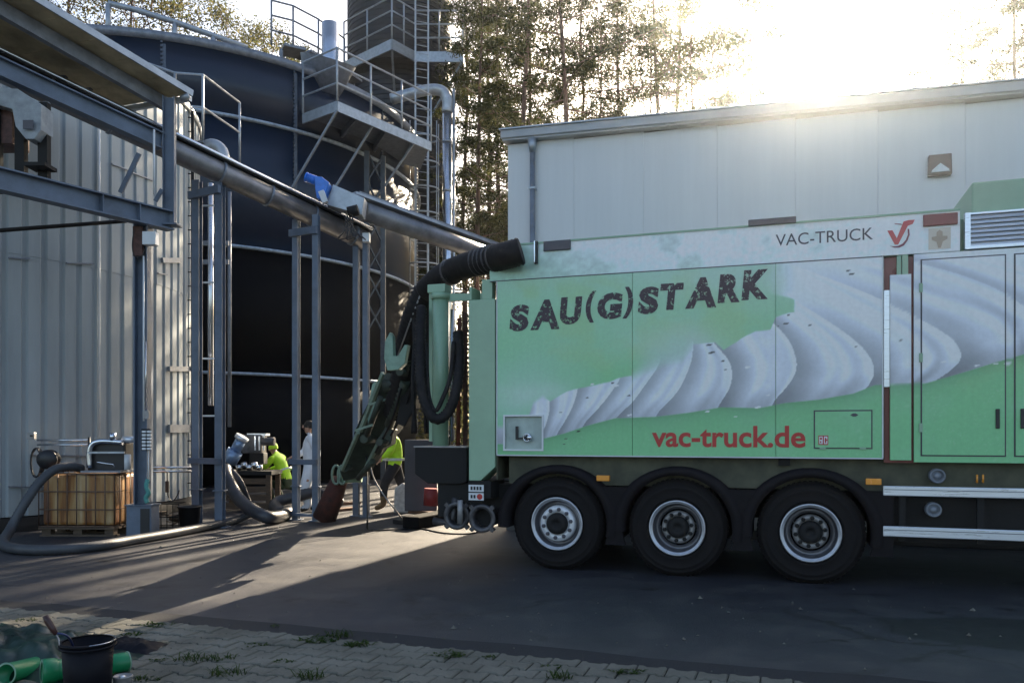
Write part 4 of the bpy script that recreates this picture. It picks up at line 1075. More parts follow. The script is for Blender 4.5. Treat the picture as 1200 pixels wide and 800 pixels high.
s0 = mb.build('bolt_strip', M_galvd if False else mat('dark_bolts', (.085, .10, .13), .4, .4, .3, 5), t2, local=True)
for k in range(1, NP): inst(s0, t2, rot=(0, 0, k * db))
M_ring = mat('pale_ring_steel', (.36, .42, .50), .5, .2, .35, 8, stretch=(1, 1, 1))
for z in (3.42, 7.23, 11.1): MB().lathe([(DR + .005, z - .06), (DR + .11, z - .05), (DR + .11, z + .03), (DR + .005, z + .04)], (0, 0, 0), (0, 0, 1), 96).build('stiffening_ring', M_ring, t2, local=True)
MB().lathe([(DR + .02, 12.98), (DR + .12, 13.02), (DR + .14, 13.2), (DR - .3, 13.24)], (0, 0, 0), (0, 0, 1), 96).build('roof_rim', M_galvd, t2, local=True)
mb = MB(); _p = [P(127, 4, 23.4), P(160, 12, 23.6), P(205, 26, 24.0), P(250, 42, 24.3), P(290, 56, 24.7)]; mb.tube(_p, .085, 8)
for _q, _b in ((P(127, 5, 23.4), 44), (P(205, 26, 24.0), 52), (P(250, 42, 24.3), 58)): mb.tube([_q, Vector((_q.x, _q.y, CH + (HY - _b) / F * _q.y))], .08, 8)
mb.build('roof_handrail', M_galv, t2)
# service platform on the tank
zf = 11.45
zf = 11.66
def _f(px, py):
    Y = (zf - CH) * F / (HY - py); return Vector(((px - CX) / F * Y, Y, zf))
_i = [on_tank(px, DC, DR, .06) for px in (474, 440, 400, 372)]
for _v in _i: _v.z = zf
pl_ = [_f(355, 133), _f(395, 118), _f(505, 166)] + [Vector((-3.45, 30.6, zf))] + _i
def slab(mb, pts, t):
    n_ = len(pts); mb.add([tuple(v) for v in pts] + [(v.x, v.y, v.z - t) for v in pts], [tuple(range(n_)), tuple(range(2 * n_ - 1, n_ - 1, -1))] + [(i, n_ + i, n_ + (i + 1) % n_, (i + 1) % n_) for i in range(n_)]); return mb
plat = thing('service_platform', 'galvanised railed platform bolted to the shoulder of the dark tank', 'platform', (-5, 25.5, zf))
slab(MB(), pl_, .07).build('platform_floor', M_galvd, plat)
mb = MB(); mb.beam(pl_[0] - Vector((0, 0, .18)), pl_[1] - Vector((0, 0, .18)), .06, .3); mb.beam(pl_[1] - Vector((0, 0, .18)), pl_[2] - Vector((0, 0, .18)), .06, .3); mb.build('edge_beam', M_galv, plat)
mb = MB()
for f_ in (.2, .5, .8): a = pl_[1].lerp(pl_[2], f_) - Vector((0, 0, .2)); b_ = pl_[7].lerp(pl_[3], f_) - Vector((0, 0, .2)); mb.beam(a, b_, .08, .2)
mb.build('joist', M_galvd, plat)
rp = [pl_[0], pl_[1], pl_[1].lerp(pl_[2], .33), pl_[1].lerp(pl_[2], .66), pl_[2]]
railing([tuple(v) for v in rp], 1.6, 3, M_galv, plat, 'railing', r=.035)
for f_ in (.0, .35, .8):
    a = pl_[1].lerp(pl_[2], f_) - Vector((0, 0, .3)); b_ = DC + (a - DC).normalized() * (DR + .03); b_ = Vector((b_.x - .6, b_.y, 0)); b_ = DC + (b_ - DC).normalized() * (DR + .03)
    MB().beam(a, (b_.x, b_.y, zf - 2.6), .06, .06).build('brace', M_galvd, plat)
for px in (390, 378): pass
# caged ladder
cl = thing('caged_ladder', 'tall galvanised ladder with safety hoops at the right edge of the dark tank', 'ladder', (-3.2, 30.6, 3.0))
LP = Vector((-3.45, 30.9, 0)); ln_ = Vector((.35, -.94, 0)).normalized(); lt_ = Vector((.94, .35, 0)).normalized()
ladder(LP, lt_, ln_, 6.2, 22.4, .5, M_galv, cl, 'ladder_rails', .05)
hoop = None
for i, z in enumerate(np.arange(7.0, 13.6, .95).tolist() + np.arange(19.9, 22.6, .95).tolist()):
    if hoop is None:
        pts = [LP + ln_ * (.35 - .42 * math.cos(t) + .05) + lt_ * (.55 * math.sin(t)) + Vector((0, 0, z)) for t in np.linspace(-2.9 + math.pi * 2 - math.pi * 2, 2.9, 15)]
        pts = [LP + ln_ * (.45 + .42 * math.cos(t)) + lt_ * (.55 * math.sin(t)) + Vector((0, 0, z)) for t in np.linspace(-2.5, 2.5, 15)]
        hoop = MB().tube(pts, .03, 6).build('safety_hoop', M_galv, cl); z0h = z
    else: inst(hoop, cl, Vector((0, 0, z - z0h)))
for t in (-1.6, -.8, 0, .8, 1.6):
    q = LP + ln_ * (.45 + .42 * math.cos(t)) + lt_ * (.55 * math.sin(t)); MB().tube([(q.x, q.y, 6.6), (q.x, q.y, 13.3)], .02, 6).build('cage_bar', M_galv, cl); MB().tube([(q.x, q.y, 19.7), (q.x, q.y, 22.6)], .02, 6).build('cage_bar', M_galv, cl)
# stainless flue
fl = thing('steel_flue', 'bright stainless flue pipe running up beside the caged ladder', 'chimney', P(524, 560, 31.5))
a = P(524, 300, 31.5)
MB().tube([(a.x, a.y, 0), (a.x, a.y, CH + (HY - 132) / F * 31.5)], .185, 20).build('flue_pipe', M_chrome, fl)
tz = CH + (HY - 132) / F * 31.5
MB().tube(smooth_path([(a.x, a.y, tz), (a.x, a.y, tz + .5), (a.x - .25, a.y, tz + .85), (a.x - .9, a.y, tz + .85), (a.x - 2.2, a.y + .2, tz + .6)], 8), .21, 16).build('flue_elbow', M_galv, fl)
for z in np.arange(1.5, tz, 1.9): MB().tube([(a.x, a.y, z), (a.x, a.y, z + .05)], .20, 20).build('flue_joint', M_galv, fl)
MB().tube([(a.x + .26, a.y, 0), (a.x + .26, a.y, tz + .9)], .05, 10).build('drain_pipe', M_galv, fl)

# ------------------------------------------------------------------ tower
M_tow = mat('dark_brown_ribbed_cladding', (.014, .012, .016), .5, .1, .3, .8)
TWC = P(468, 508, 43); TWC.z = 0; TWR = 2.72
tw = thing('dark_tower_silo', 'dark ribbed tower silo rising out of the frame behind the tank', 'silo', TWC)
mb = MB(); prof = []
z = 0
while z < 1.5 - 1e-6:
    prof += [(TWR, z), (TWR, z + .11), (TWR - .035, z + .125), (TWR - .035, z + .24)]; z += .25
prof.append((TWR, 1.499))
mb.lathe(prof, (0, 0, 0), (0, 0, 1), 48, False)
s0 = mb.build('shell_ring', M_tow, tw, local=True)
for k in range(1, 18): inst(s0, tw, (0, 0, k * 1.5))
MB().lathe([(.01, 27.8), (TWR, 27.0)], (0, 0, 0), (0, 0, 1), 48).build('silo_roof', M_tow, tw, local=True)
tpz = 19.3
pf = thing('tower_platform', 'high railed steel platform around the dark tower', 'platform', (TWC.x, TWC.y, tpz))
def sq(x0, x1, y0, y1, z): return [Vector((TWC.x + x0, TWC.y + y0, z)), Vector((TWC.x + x1, TWC.y + y0, z)), Vector((TWC.x + x1, TWC.y + y1, z)), Vector((TWC.x + x0, TWC.y + y1, z))]
s1_ = [P(404, 66, 38.0), P(462, 50, 36.0), P(484, 72, 37.2), P(541, 66, 37.2), P(545, 72, 41)]
zz = tpz
zz = tpz = 20.4
L1 = [Vector((-8.5, 41.0, zz)), Vector((-5.72, 38.6, zz)), Vector((-4.75, 39.9, zz)), Vector((-2.42, 39.9, zz)), Vector((-2.42, 46.3, zz)), Vector((-8.5, 46.3, zz))]
slab(MB(), L1[:4] + [Vector((-2.42, 40.25, zz)), Vector((-8.5, 41.45, zz))], .1).build('platform_floor', M_galvd, pf)
MB().bx(-3.1, -2.42, 40.27, 46.3, zz - .1, zz).build('platform_floor', M_galvd, pf)
mb = MB()
for i in range(4): mb.beam(L1[i] - Vector((0, 0, .28)), L1[i + 1] - Vector((0, 0, .28)), .08, .5)
mb.build('edge_beam', M_galv, pf)
def densify(pts, n_):
    out = []
    for i in range(len(pts) - 1):
        for k in range(n_): out.append(pts[i].lerp(pts[i + 1], k / n_))
    return out + [pts[-1]]
railing([tuple(v) for v in densify(L1[:5], 2)], 2.0, 3, M_galv, pf, 'railing', r=.045)
for i in (0, 1, 3): MB().beam(L1[i] - Vector((0, 0, .5)), Vector((TWC.x + (L1[i].x - TWC.x) * .5, 40.9, zz - 3)), .1, .1).build('brace', M_galvd, pf)
wk = thing('roof_walkway', 'railed catwalk over the dark tank roof, left of the tower', 'platform', (-9, 34, 16.5))
W1 = [P(334, 62, 32), P(321, 62, 33.5), P(360, 57, 35), P(410, 50, 36)]
zw = 16.3
W1 = [Vector(((330 - CX) / F * 31, 31, zw)), Vector(((355 - CX) / F * 31.4, 31.4, zw)), Vector(((384 - CX) / F * 32.4, 32.4, zw)), Vector(((414 - CX) / F * 34, 34, zw))]
mb = MB()
for i in range(3): mb.beam(W1[i], W1[i + 1], .9, .1)
mb.build('walkway_floor', M_galvd, wk)
mb = MB()
for v in W1: mb.beam((v.x, v.y, 12.9), (v.x, v.y, zw), .12, .12)
mb.build('walkway_legs', M_galvd, wk)
railing([tuple(v + Vector((-.3, -.3, 0))) for v in W1], 1.7, 3, M_galvd, wk, 'railing', r=.04)
a = P(387, 65, 31); tk = thing('roof_vessel', 'small bright steel vessel on the dark tank roof beside the catwalk', 'vessel', (a.x, a.y, 14.0))
MB().tube([(a.x, a.y, 13.6), (a.x, a.y, a.z + 1.2)], .32, 18).build('vessel_body', M_chrome, tk)
MB().tube([(a.x, a.y, 13.2), (a.x, a.y, 13.6)], .4, 18).build('vessel_foot', M_galv, tk)
a = P(382, 88, 26.5); MB().lathe([(.9, .45), (.55, -.55), (.5, -.55), (.85, .45)], a, (0.25, -.3, 1), 20).build('inlet_funnel', M_galvd, tk)
a = P(360, 75, 29.5)
MB().box((a.x, a.y + .5, 14.0), (1.6, .8, 1.6)).build('equipment_box', M_galvd, label='grey steel cabinet on the dark tank roof under the catwalk', cat='cabinet')

# steel lattice right side of dark tank (thin posts behind conveyor)
M_lat = mat('dark_lattice_steel', (.06, .07, .085), .5, .2, .3, 6)
lat = thing('lattice_stand', 'slender steel lattice standing against the right side of the dark tank', 'steel frame', (-4.6, 24.2, 0))
for px, Y in ((430, 27.0), (449, 27.5)): a = P(px, 500, Y); MB().beam((a.x, a.y, 0), (a.x, a.y, 11.0), .16, .16).build('lattice_post', M_lat, lat)
mb = MB()
a0, a1 = P(430, 500, 27.0), P(449, 500, 27.5)
for k in range(6): z = 5.0 + k; mb.beam((a0.x, a0.y, z), (a1.x, a1.y, z + 1), .05, .05); mb.beam((a1.x, a1.y, z), (a0.x, a0.y, z + 1), .05, .05)
mb.build('lattice_bracing', M_lat, lat)

# ------------------------------------------------------------------ conveyors
A0 = Vector((-7.95, 11.10, 7.03)); A1 = Vector((-2.88, 15.92, 5.38))
M_conv = mat('scuffed_grey_tube', (.27, .26, .27), .42, .5, .35, 3, .05)
c1 = thing('screw_conveyor', 'long sloping grey tube conveyor crossing the yard from upper left', 'conveyor', ((A0 + A1) / 2))
MB().tube([A0, A1], .185, 24).build('conveyor_tube', M_conv, c1)
ad = (A1 - A0).normalized(); sd_ = ad.cross(Vector((0, 0, 1))).normalized(); ud_ = sd_.cross(ad)
MB().beam(A0 + ud_ * .20 - ad * .0, A1 + ud_ * .20, .30, .05).build('top_rail', M_black, c1)
for off in (.13, -.13): MB().tube([A0 + ud_ * .245 + sd_ * off, A1 + ud_ * .245 + sd_ * off], .022, 8).build('cable_conduit', M_chrome, c1)
MB().tube([A0 + ud_ * .212 + sd_ * .172, A1 + ud_ * .212 + sd_ * .172], .024, 8).build('cable_conduit', M_chrome, c1)
L = (A1 - A0).length
for f_ in np.linspace(.08, .96, 8):
    p = A0.lerp(A1, f_); MB().tube([p - ad * .02, p + ad * .02], .205, 24).build('tube_flange', M_galvd, c1)
for f_ in (.22, .27, .43, .455): p = A0.lerp(A1, f_) + ud_ * .26 + sd_ * .1; MB().box(p, (.12, .07, .05)).build('conduit_clip', M_black, c1)
D0 = P(398, 238, 15.2); D1 = P(602, 309, 18.6)
c2 = thing('discharge_conveyor', 'second grey tube conveyor with pale cover leading down toward the black hose', 'conveyor', (D0 + D1) / 2)
D0b = P(425, 247, 15.5)
dd_ = (D1 - D0).normalized(); ds = dd_.cross(Vector((0, 0, 1))).normalized(); du_ = ds.cross(dd_)
MB().tube([D0b, D1], .185, 24).build('conveyor_tube', M_conv, c2)
MB().beam(D0b + du_ * .225 - dd_ * .3, D1 + du_ * .225, .36, .05).build('cover_plate', M_galv, c2)
MB().beam(D0b + du_ * .27 + ds * .12 - dd_ * .2, D1 + du_ * .27 + ds * .12, .05, .05).build('cover_edge', M_galvd, c2)
q = [P(390, 216, 15.0), P(427, 232, 15.0), P(424, 252, 15.0), P(383, 240, 15.0)]
MB().prism([(v.x - q[0].x, v.z - q[0].z) for v in q], q[0], (1, 0, 0), (0, 0, 1), -.35).build('drive_box', M_galv, c2, bevel=.01)
MB().tube([P(408, 249, 14.85), P(420, 246, 14.85)], .10, 14).build('shaft_housing', M_dark, c2)
for k in range(4):
    a = P(404 + k * 3, 252, 14.8); MB().tube(smooth_path([a, a + Vector((.02, 0, -.25)), a + Vector((.12 * (k - 1), 0, -.45)), P(419 + k, 275, 14.95)], 5), .012, 6).build('drive_cable', M_black, c2)
# blue motor
M_bluem = mat('bright_blue_motor_paint', (.025, .20, .75), .38, 0, .2, 6, coat=.3)
mo = thing('blue_motor', 'bright blue geared motor on top of the conveyor joint', 'motor', P(375, 232, 14.9))
MB().tube([P(360, 208, 14.9), P(371, 212, 14.9)], .080, 18).build('motor_body', M_bluem, mo)
MB().tube([P(360, 208, 14.9), P(358.5, 207.5, 14.9)], .092, 18).build('fan_cover', M_bluem, mo)
MB().prism([((x - 375) * .0157, (215 - y) * .0157) for x, y in [(368, 206), (377, 207), (386, 214), (382, 224), (378, 234), (371, 232), (369, 220)]], P(375, 215, 14.8), (1, 0, 0), (0, 0, 1), -.26).build('gearbox', M_bluem, mo, bevel=.02)
MB().box(P(379, 231, 14.75), (.10, .1, .22), Matrix.Rotation(R(-20), 3, 'Y')).build('terminal_label', M_white, mo)
for k in range(5): a = P(361.5 + k * 1.8, 208.5 + k * .65, 14.9); b_ = P(362.1 + k * 1.8, 208.8 + k * .65, 14.9); MB().tube([a, b_], .087, 14).build('cooling_fin', M_bluem, mo)

# trestles
def trestle(posts, ztop, wd, bars, label, plates=()):
    p0 = posts[0]; t_ = thing('conveyor_trestle', label, 'steel frame', (p0[0], p0[1], 0), group='steel trestles under the conveyor')
    for (x_, y_, zt2) in posts:
        mb = MB(); mb.ibeam((x_, y_, .015), (x_, y_, zt2), wd, wd, .012, up=(.12, 1, 0)); mb.build('post', M_steel, t_)
        MB().bx(x_ - wd, x_ + wd, y_ - wd, y_ + wd, .0, .014).build('base_plate', M_steel, t_)
        for zp in plates: MB().bx(x_ - wd * .72, x_ + wd * .72, y_ - wd * .72, y_ + wd * .72, zp, zp + .02).build('splice_plate', M_steel, t_)
    for z, h in bars:
        a, b_ = posts[0], posts[1]; d = (Vector((b_[0], b_[1], 0)) - Vector((a[0], a[1], 0))).normalized() * (wd * .7)
        o_ = Vector((-d.y, d.x, 0)).normalized() * -(wd * .5 + .03); 
        if o_.y > 0: o_ = -o_
        MB().beam(Vector((a[0], a[1], z)) - d + o_, Vector((b_[0], b_[1], z)) + d + o_, .06, h).build('crossbar', M_steel, t_)
    return t_
def post(px, Y, pytop): a = P(px, pytop, Y); return (a.x, a.y, a.z)
trestle([post(231, 14.2, 212), post(258, 13.9, 200)], 0, .135, [(P(245, 224, 13.9).z, .13), (P(245, 540, 13.9).z, .10)], 'tall steel twin post trestle nearest the ribbed tank, beside the ladder', (.62,))
trestle([post(347, 15.1, 258), post(370.5, 14.9, 252)], 0, .115, [(P(358, 271, 14.9).z, .13), (P(358, 541, 14.9).z, .10), (P(358, 603, 14.9).z, .05)], 'tall steel twin post trestle straddling the worker in white', (.62,))
trestle([post(417.5, 15.8, 240), post(429, 15.6, 275)], 0, .11, [], 'tall steel twin post trestle just left of the truck boom', (.62,))
a = P(429.5, 277, 15.4); MB().box(a + Vector((0, 0, -.03)), (.13, .13, .16)).build('lamp_cap', M_white, label='small white cap fitting on top of the trestle post left of the boom', cat='cap')
# downpipes between trestle posts
dpp = thing('stainless_riser', 'bright steel riser pipe between the two posts nearest the ribbed tank', 'pipe', P(247, 500, 14.6))
MB().tube([P(247, 475, 14.7), P(247, 215, 14.7)], .05, 12).build('riser_pipe', M_chrome, dpp)
for py in (241, 331, 420, 487): MB().beam(P(236, py, 14.6), P(252, py, 14.6), .02, .03).build('pipe_bracket', M_white, dpp)
for py in (285, 307): MB().beam(P(235, py, 14.8), P(268, py, 14.8), .05, .08).build('pipe_bracket', M_galvd, dpp)
MB().tube([P(269, 225, 15.2), P(269, 500, 15.2)], .035, 8).build('slim_riser', M_galvd, dpp)

# ------------------------------------------------------------------ canopy frame at left
cf = thing('steel_canopy', 'blue grey steel frame carrying a lean to canopy roof in the upper left corner', 'canopy', P(168, 630, 12.45))
colx = P(168, 500, 12.5)
mb = MB(); mb.ibeam((colx.x, colx.y, .5), (colx.x, colx.y, P(168, 262, 12.5).z), .27, .2, .016, up=(1, .1, 0)); mb.build('column', M_steel, cf)
MB().bx(colx.x - .2, colx.x + .18, colx.y - .14, colx.y + .16, .0, .50).build('column_foot', M_steel, cf, bevel=.01)
MB().bx(colx.x + .02, colx.x + .16, colx.y - .150, colx.y - .142, .03, .46).build('foot_recess', M_black, cf)
MB().bx(colx.x - .22, colx.x + .2, colx.y - .16, colx.y + .18, .501, .52).build('column_plate', M_steel, cf)
bd = Vector((-.546, -.837, 0))
def bl(p, s, dz=0.0): return p + bd * s + Vector((0, 0, dz))
b0_ = P(190, 254, 12.6); b0_.z = 4.93
mb = MB(); mb.ibeam(bl(b0_, -.15), bl(b0_, 7.5), .2, .30, .022); mb.build('main_beam', M_steel, cf)
for s in (.42, 1.0): q = bl(b0_, s); MB().box(q, (.012, .19, .25), Matrix.Rotation(math.atan2(bd.y, bd.x), 3, 'Z')).build('stiffener', M_steel, cf)
uc = P(198.5, 250, 12.7)
mb = MB(); mb.ibeam((uc.x, uc.y, 4.9), (uc.x, uc.y, 6.86), .17, .17, .014, up=(1, .2, 0)); mb.build('upper_column', M_steel, cf)
MB().bx(uc.x - .35, uc.x + .16, uc.y - .12, uc.y + .12, 4.85, 4.875).build('seat_plate', M_steel, cf)
MB().bx(uc.x - .36, uc.x - .1, uc.y - .08, uc.y + .06, 4.876, 5.03).build('seat_block', M_dark, cf)
u0_ = P(189, 166, 12.65); 
mb = MB(); e = Vector((u0_.x - 3.05, u0_.y - 3.6, u0_.z + .0)); 
e = P(-60, 52, 10.6)
mb.ibeam(u0_, u0_ + (e - u0_) * 2.2, .16, .26, .02); mb.build('upper_beam', M_steel, cf)
# roof
rc = P(222, 111, 12.8)
sl_ = Vector((-.546, -.837, .182)); bk = (P(130, 127, 13.5) - rc); bk = Vector((-1.45, .55, .02))
def rf(s, t, dz=0): return rc + sl_ * s + bk * t + Vector((0, 0, dz))
M_soff = mat('bounce_lit_tan_roof_underside', (.62, .53, .33), .7, .1, .5, 2.2, .1, 12, col2=(.30, .25, .16), stretch=(1, 1, 1))  # tan raised so the colour stands in for warm bounce light under the roof
k = None
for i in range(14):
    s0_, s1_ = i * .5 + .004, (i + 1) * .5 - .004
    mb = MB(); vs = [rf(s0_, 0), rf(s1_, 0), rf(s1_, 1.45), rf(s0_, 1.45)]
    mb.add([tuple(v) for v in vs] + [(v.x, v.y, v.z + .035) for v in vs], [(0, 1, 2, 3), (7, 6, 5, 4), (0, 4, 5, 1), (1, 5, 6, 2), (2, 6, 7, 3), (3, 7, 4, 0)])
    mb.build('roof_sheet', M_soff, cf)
mb = MB(); mb.beam(rf(-.03, -.02, .03), rf(7.2, -.02, .03), .03, .10); mb.build('fascia', M_galv, cf)
mb = MB(); mb.beam(rf(0.05, .28, -.12), rf(7.2, .28, -.12), .10, .20); mb.build('rafter', M_galvd, cf)
mb = MB(); mb.beam(rf(-.02, 0, -.05), rf(-.02, 1.45, -.05), .06, .08); mb.build('end_trim', M_galv, cf)
mb = MB(); mb.beam(rf(0.05, 1.1, -.12), rf(7.2, 1.1, -.12), .10, .18); mb.build('rafter', M_galvd, cf)

MB().tube([P(222, 112, 12.75), P(212, 116, 12.75)], .05, 8).build('gutter_end', M_galv, cf)
# thin rods/braces
MB().tube([P(-40, 273, 11.2), P(148, 259, 12.6)], .03, 8).build('tie_rod', M_dark, cf)
MB().beam(P(141, 226, 12.5), P(163, 180, 12.5), .03, .07).build('brace', M_steel, cf)
MB().beam(P(182, 236, 12.5), P(190, 222, 12.5), .03, .06).build('brace', M_steel, cf)
MB().beam(P(55, 120, 11.4), P(55, 200, 11.4), .06, .06).build('hanger', M_steel, cf)
MB().tube([P(180.5, 152, 12.4), P(180.5, 228, 12.4)], .017, 8).build('white_conduit', M_white, cf)
MB().tube([P(168.3, 300, 12.3), P(168.3, 493, 12.3)], .013, 8).build('white_conduit', M_white, cf)
MB().tube([P(171, 400, 12.3), P(171, 480, 12.3)], .009, 6).build('white_conduit', M_chrome, cf)
MB().tube([P(174, 527, 12.3), P(174, 565, 12.3)], .008, 6).build('cord', M_white, cf)
MB().box(P(176.5, 280, 12.3), (.20, .14, .20)).build('junction_box', M_white, cf, bevel=.01)
MB().box(P(162, 283, 12.36), (.14, .06, .45)).build('cable_plate', M_rustd, cf)
MB().tube(smooth_path([P(157, 270, 12.3), P(155, 288, 12.3), P(158, 300, 12.3), P(166, 300, 12.25), P(170, 291, 12.25)], 6), .008, 6).build('slack_cable', M_black, cf)
MB().box(P(172.5, 486, 12.3), (.07, .06, .12)).build('switch', M_hubs, cf)
MB().box(P(171, 515, 12.30), (.12, .05, .33)).build('terminal_strip', M_dark, cf)
mb = MB()
for i in range(6):
    for j in range(2): mb.box(P(169 + j * 6, 505.5 + i * 4, 12.26), (.055, .04, .032))
mb.build('terminal_block', M_white, cf)
M_teal = mat('teal_rope', (.03, .22, .22), .6, 0, .4, 30, col2=(.1, .3, .25))
MB().tube(smooth_path([P(173, 562, 12.25), P(171.5, 570, 12.2), P(174, 577, 12.2), P(171, 583, 12.2), P(173, 589, 12.2)], 5), .035, 8).build('rope_bundle', M_teal, cf)

# machinery high left below the upper beam
gm = thing('gearbox_unit', 'white gearbox housing with dark legs under the upper beam at far left', 'machine', P(20, 195, 11.0))
pts = [(-30, 102), (20, 104), (48, 122), (48, 152), (40, 163), (30, 163), (18, 148), (14, 128), (-5, 122), (-30, 122)]
MB().prism([((x - 10) * .0117, (150 - y) * .0117) for x, y in pts], P(10, 150, 11.1), (1, 0, 0), (0, 0, 1), -.3).build('housing', mat('dull_grey_white_housing', (.34, .37, .40), .6, 0, .3, 6), gm, bevel=.01)
MB().box(P(33, 146, 11.05), (.14, .01, .12)).build('type_plate', M_ink, gm)
MB().box(P(4, 145, 11.5), (.5, .4, .7)).build('inner_block', M_rustd, gm)
for px in (-4, 25, 52): a = P(px, 160, 11.3); mb = MB(); mb.beam((a.x, a.y, 4.95), (a.x, a.y, 6.2), .13, .10); mb.build('leg', M_dark, gm)
MB().beam(P(35, 196, 11.2), P(60, 196, 11.2), .3, .05).build('foot_plate', M_dark, gm)
a = P(10, 175, 11.3)

# ------------------------------------------------------------------ ibc tote
M_ibc = bpy.data.materials.new('rust_stained_plastic'); M_ibc.use_nodes = True
n, l = M_ibc.node_tree.nodes, M_ibc.node_tree.links; b = n['Principled BSDF']; b.inputs['Roughness'].default_value = .45
tc = n.new('ShaderNodeTexCoord'); mp = n.new('ShaderNodeMapping'); mp.inputs['Scale'].default_value = (6, 6, .6); l.new(tc.outputs['Object'], mp.inputs[0])
t = n.new('ShaderNodeTexNoise'); t.inputs['Scale'].default_value = 1.3; t.inputs['Detail'].default_value = 6; l.new(mp.outputs[0], t.inputs['Vector'])
r_ = n.new('ShaderNodeValToRGB'); cr = r_.color_ramp; cr.elements[0].position = .3; cr.elements[0].color = (.10, .03, .012, 1); cr.elements[1].position = .72; cr.elements[1].color = (.50, .37, .22, 1)
e_ = cr.elements.new(.46); e_.color = (.30, .13, .035, 1); e_ = cr.elements.new(.58); e_.color = (.42, .25, .10, 1)
l.new(t.outputs['Fac'], r_.inputs[0]); l.new(r_.outputs[0], b.inputs['Base Color'])
ic = P(110, 600, 13.1); ic.z = 0
ibc = thing('liquid_tote', 'rust stained plastic liquid container in a wire cage at the foot of the ribbed tank', 'tote', ic, R(-2))
def ip(mb, name, m, **k): return mb.build(name, m, ibc, local=True, **k)
ip(MB().bx(-.57, .57, -.45, .45, .17, .96), 'inner_bottle', M_ibc, bevel=.05)
mb = MB()
for i in range(9): xx = -.6 + i * .15; mb.tube([(xx, -.49, .15), (xx, -.49, .98)], .009, 6); mb.tube([(xx, .49, .15), (xx, .49, .98)], .009, 6)
for i in range(7): yy = -.49 + i * .163; mb.tube([(.6, yy, .15), (.6, yy, .98)], .009, 6); mb.tube([(-.6, yy, .15), (-.6, yy, .98)], .009, 6)
for z in (.16, .42, .70, .98): mb.tube([(-.6, -.49, z), (.6, -.49, z), (.6, .49, z), (-.6, .49, z)], .011, 6, closed=True)
M_cage = mat('rusty_cage_wire', (.16, .10, .07), .6, .3, .4, 12)
ip(mb, 'wire_cage', M_cage)
M_wood = mat('dirty_pallet_wood', (.11, .075, .05), .85, 0, .5, 5, .3, 20, stretch=(1, 8, 8))
for yy in (-.4, 0, .4): ip(MB().bx(-.6, .6, yy - .07, yy + .07, .0, .03), 'pallet_board', M_wood)
for xx in (-.5, 0, .5):
    for yy in (-.4, 0, .4): ip(MB().bx(xx - .07, xx + .07, yy - .06, yy + .06, .031, .115), 'pallet_block', M_wood)
for i in range(7): yy = -.46 + i * .153; ip(MB().bx(-.6, .6, yy - .05, yy + .05, .116, .14), 'pallet_board', M_wood)
# pump on tote
pz = ic.z + .99
pu = thing('silver_pump', 'silver drum shaped pump unit standing on the rust stained tote', 'pump', (ic.x, ic.y, pz))
def pp_(px, py, Y=13.0): return P(px, py, Y)
px0 = ic.x
ppts = [(103, 552), (103, 530), (106, 520), (113, 515), (143, 514), (146, 520), (146, 552)]
MB().prism([((x - 125) * .0137, (552 - y) * .0137) for x, y in ppts], P(125, 552, 12.85), (1, 0, 0), (0, 0, 1), -.4).build('pump_casing', M_black, pu, bevel=.03)
MB().tube(smooth_path([P(105, 548, 12.8), P(105, 530, 12.8), P(109, 520, 12.8), P(118, 517, 12.8), P(130, 517, 12.8), P(144, 518, 12.8)], 5), .045, 10).build('foil_duct', M_chrome, pu)
MB().tube([P(132, 507, 12.8), P(132, 516, 12.8)], .05, 12).build('filler_neck', M_chrome, pu)
MB().tube([P(144, 515, 12.9), P(158, 515, 12.9)], .055, 12).build('outlet_pipe', M_alu, pu)
MB().tube([P(149.5, 532, 12.8), P(149.5, 550, 12.8)], .05, 12).build('white_canister', M_white, pu)
MB().tube(smooth_path([P(113, 541, 12.6), P(125, 543, 12.58), P(132, 544, 12.58), P(134, 547, 12.6)], 5), .012, 6).build('bail_handle', M_chrome, pu)
MB().beam(P(103, 530, 12.65), P(146, 530, 12.65), .02, .03).build('seam_band', M_galv, pu)
MB().box(P(126, 551.7, 12.85) + Vector((0, .05, 0)), (.62, .55, .03)).build('base_tray', M_galvd, pu)
# wall fittings
wf = thing('wall_water_fittings', 'two bright parallel pipes with a junction box on the ribbed tank wall above the tote', 'pipes', P(72, 518, 13.2))
for py in (515.5, 521): MB().tube([P(44, py, 13.25), P(104, py, 13.15)], .016, 8).build('bright_pipe', M_chrome, wf)
MB().box(P(37, 510.5, 13.1), (.12, .08, .11)).build('junction_box', M_hubs, wf, bevel=.008)
MB().box(P(37, 510.5, 13.05), (.03, .04, .03)).build('knob', M_black, wf)
MB().tube([P(104.5, 512, 13.1), P(104.5, 552, 13.1)], .02, 8).build('bend_pipe', M_black, wf)
rl = thing('cable_reel', 'black round cable reel hanging on the ribbed tank wall left of the tote', 'reel', P(57, 560, 12.9))
MB().lathe([(.001, -.09), (.15, -.09), (.155, -.07), (.10, -.05), (.10, .05), (.155, .07), (.15, .09), (.001, .09)], P(57, 538, 12.9), (.2, -1, 0), 24).build('reel_drum', M_black, rl)
MB().box(P(56, 560, 12.95), (.22, .14, .2)).build('reel_bracket', M_black, rl, bevel=.02)
for k in range(3): MB().tube([P(42 + k + 6 * math.cos(t) * (1 + .15 * k), 542 + 17 * math.sin(t), 12.85 + k * .03) for t in np.linspace(0, 2 * math.pi, 17)[:-1]], .014, 6, closed=True).build('cable_coil', M_black, rl)
rp_ = thing('wall_supply_pipes', 'pair of bright horizontal pipes on the tank wall right of the canopy column', 'pipes', P(205, 550, 14.5))
for py in (547.5, 552): MB().tube([P(178, py, 14.3), P(226, py, 14.6)], .022, 8).build('bright_pipe', M_chrome, rp_)
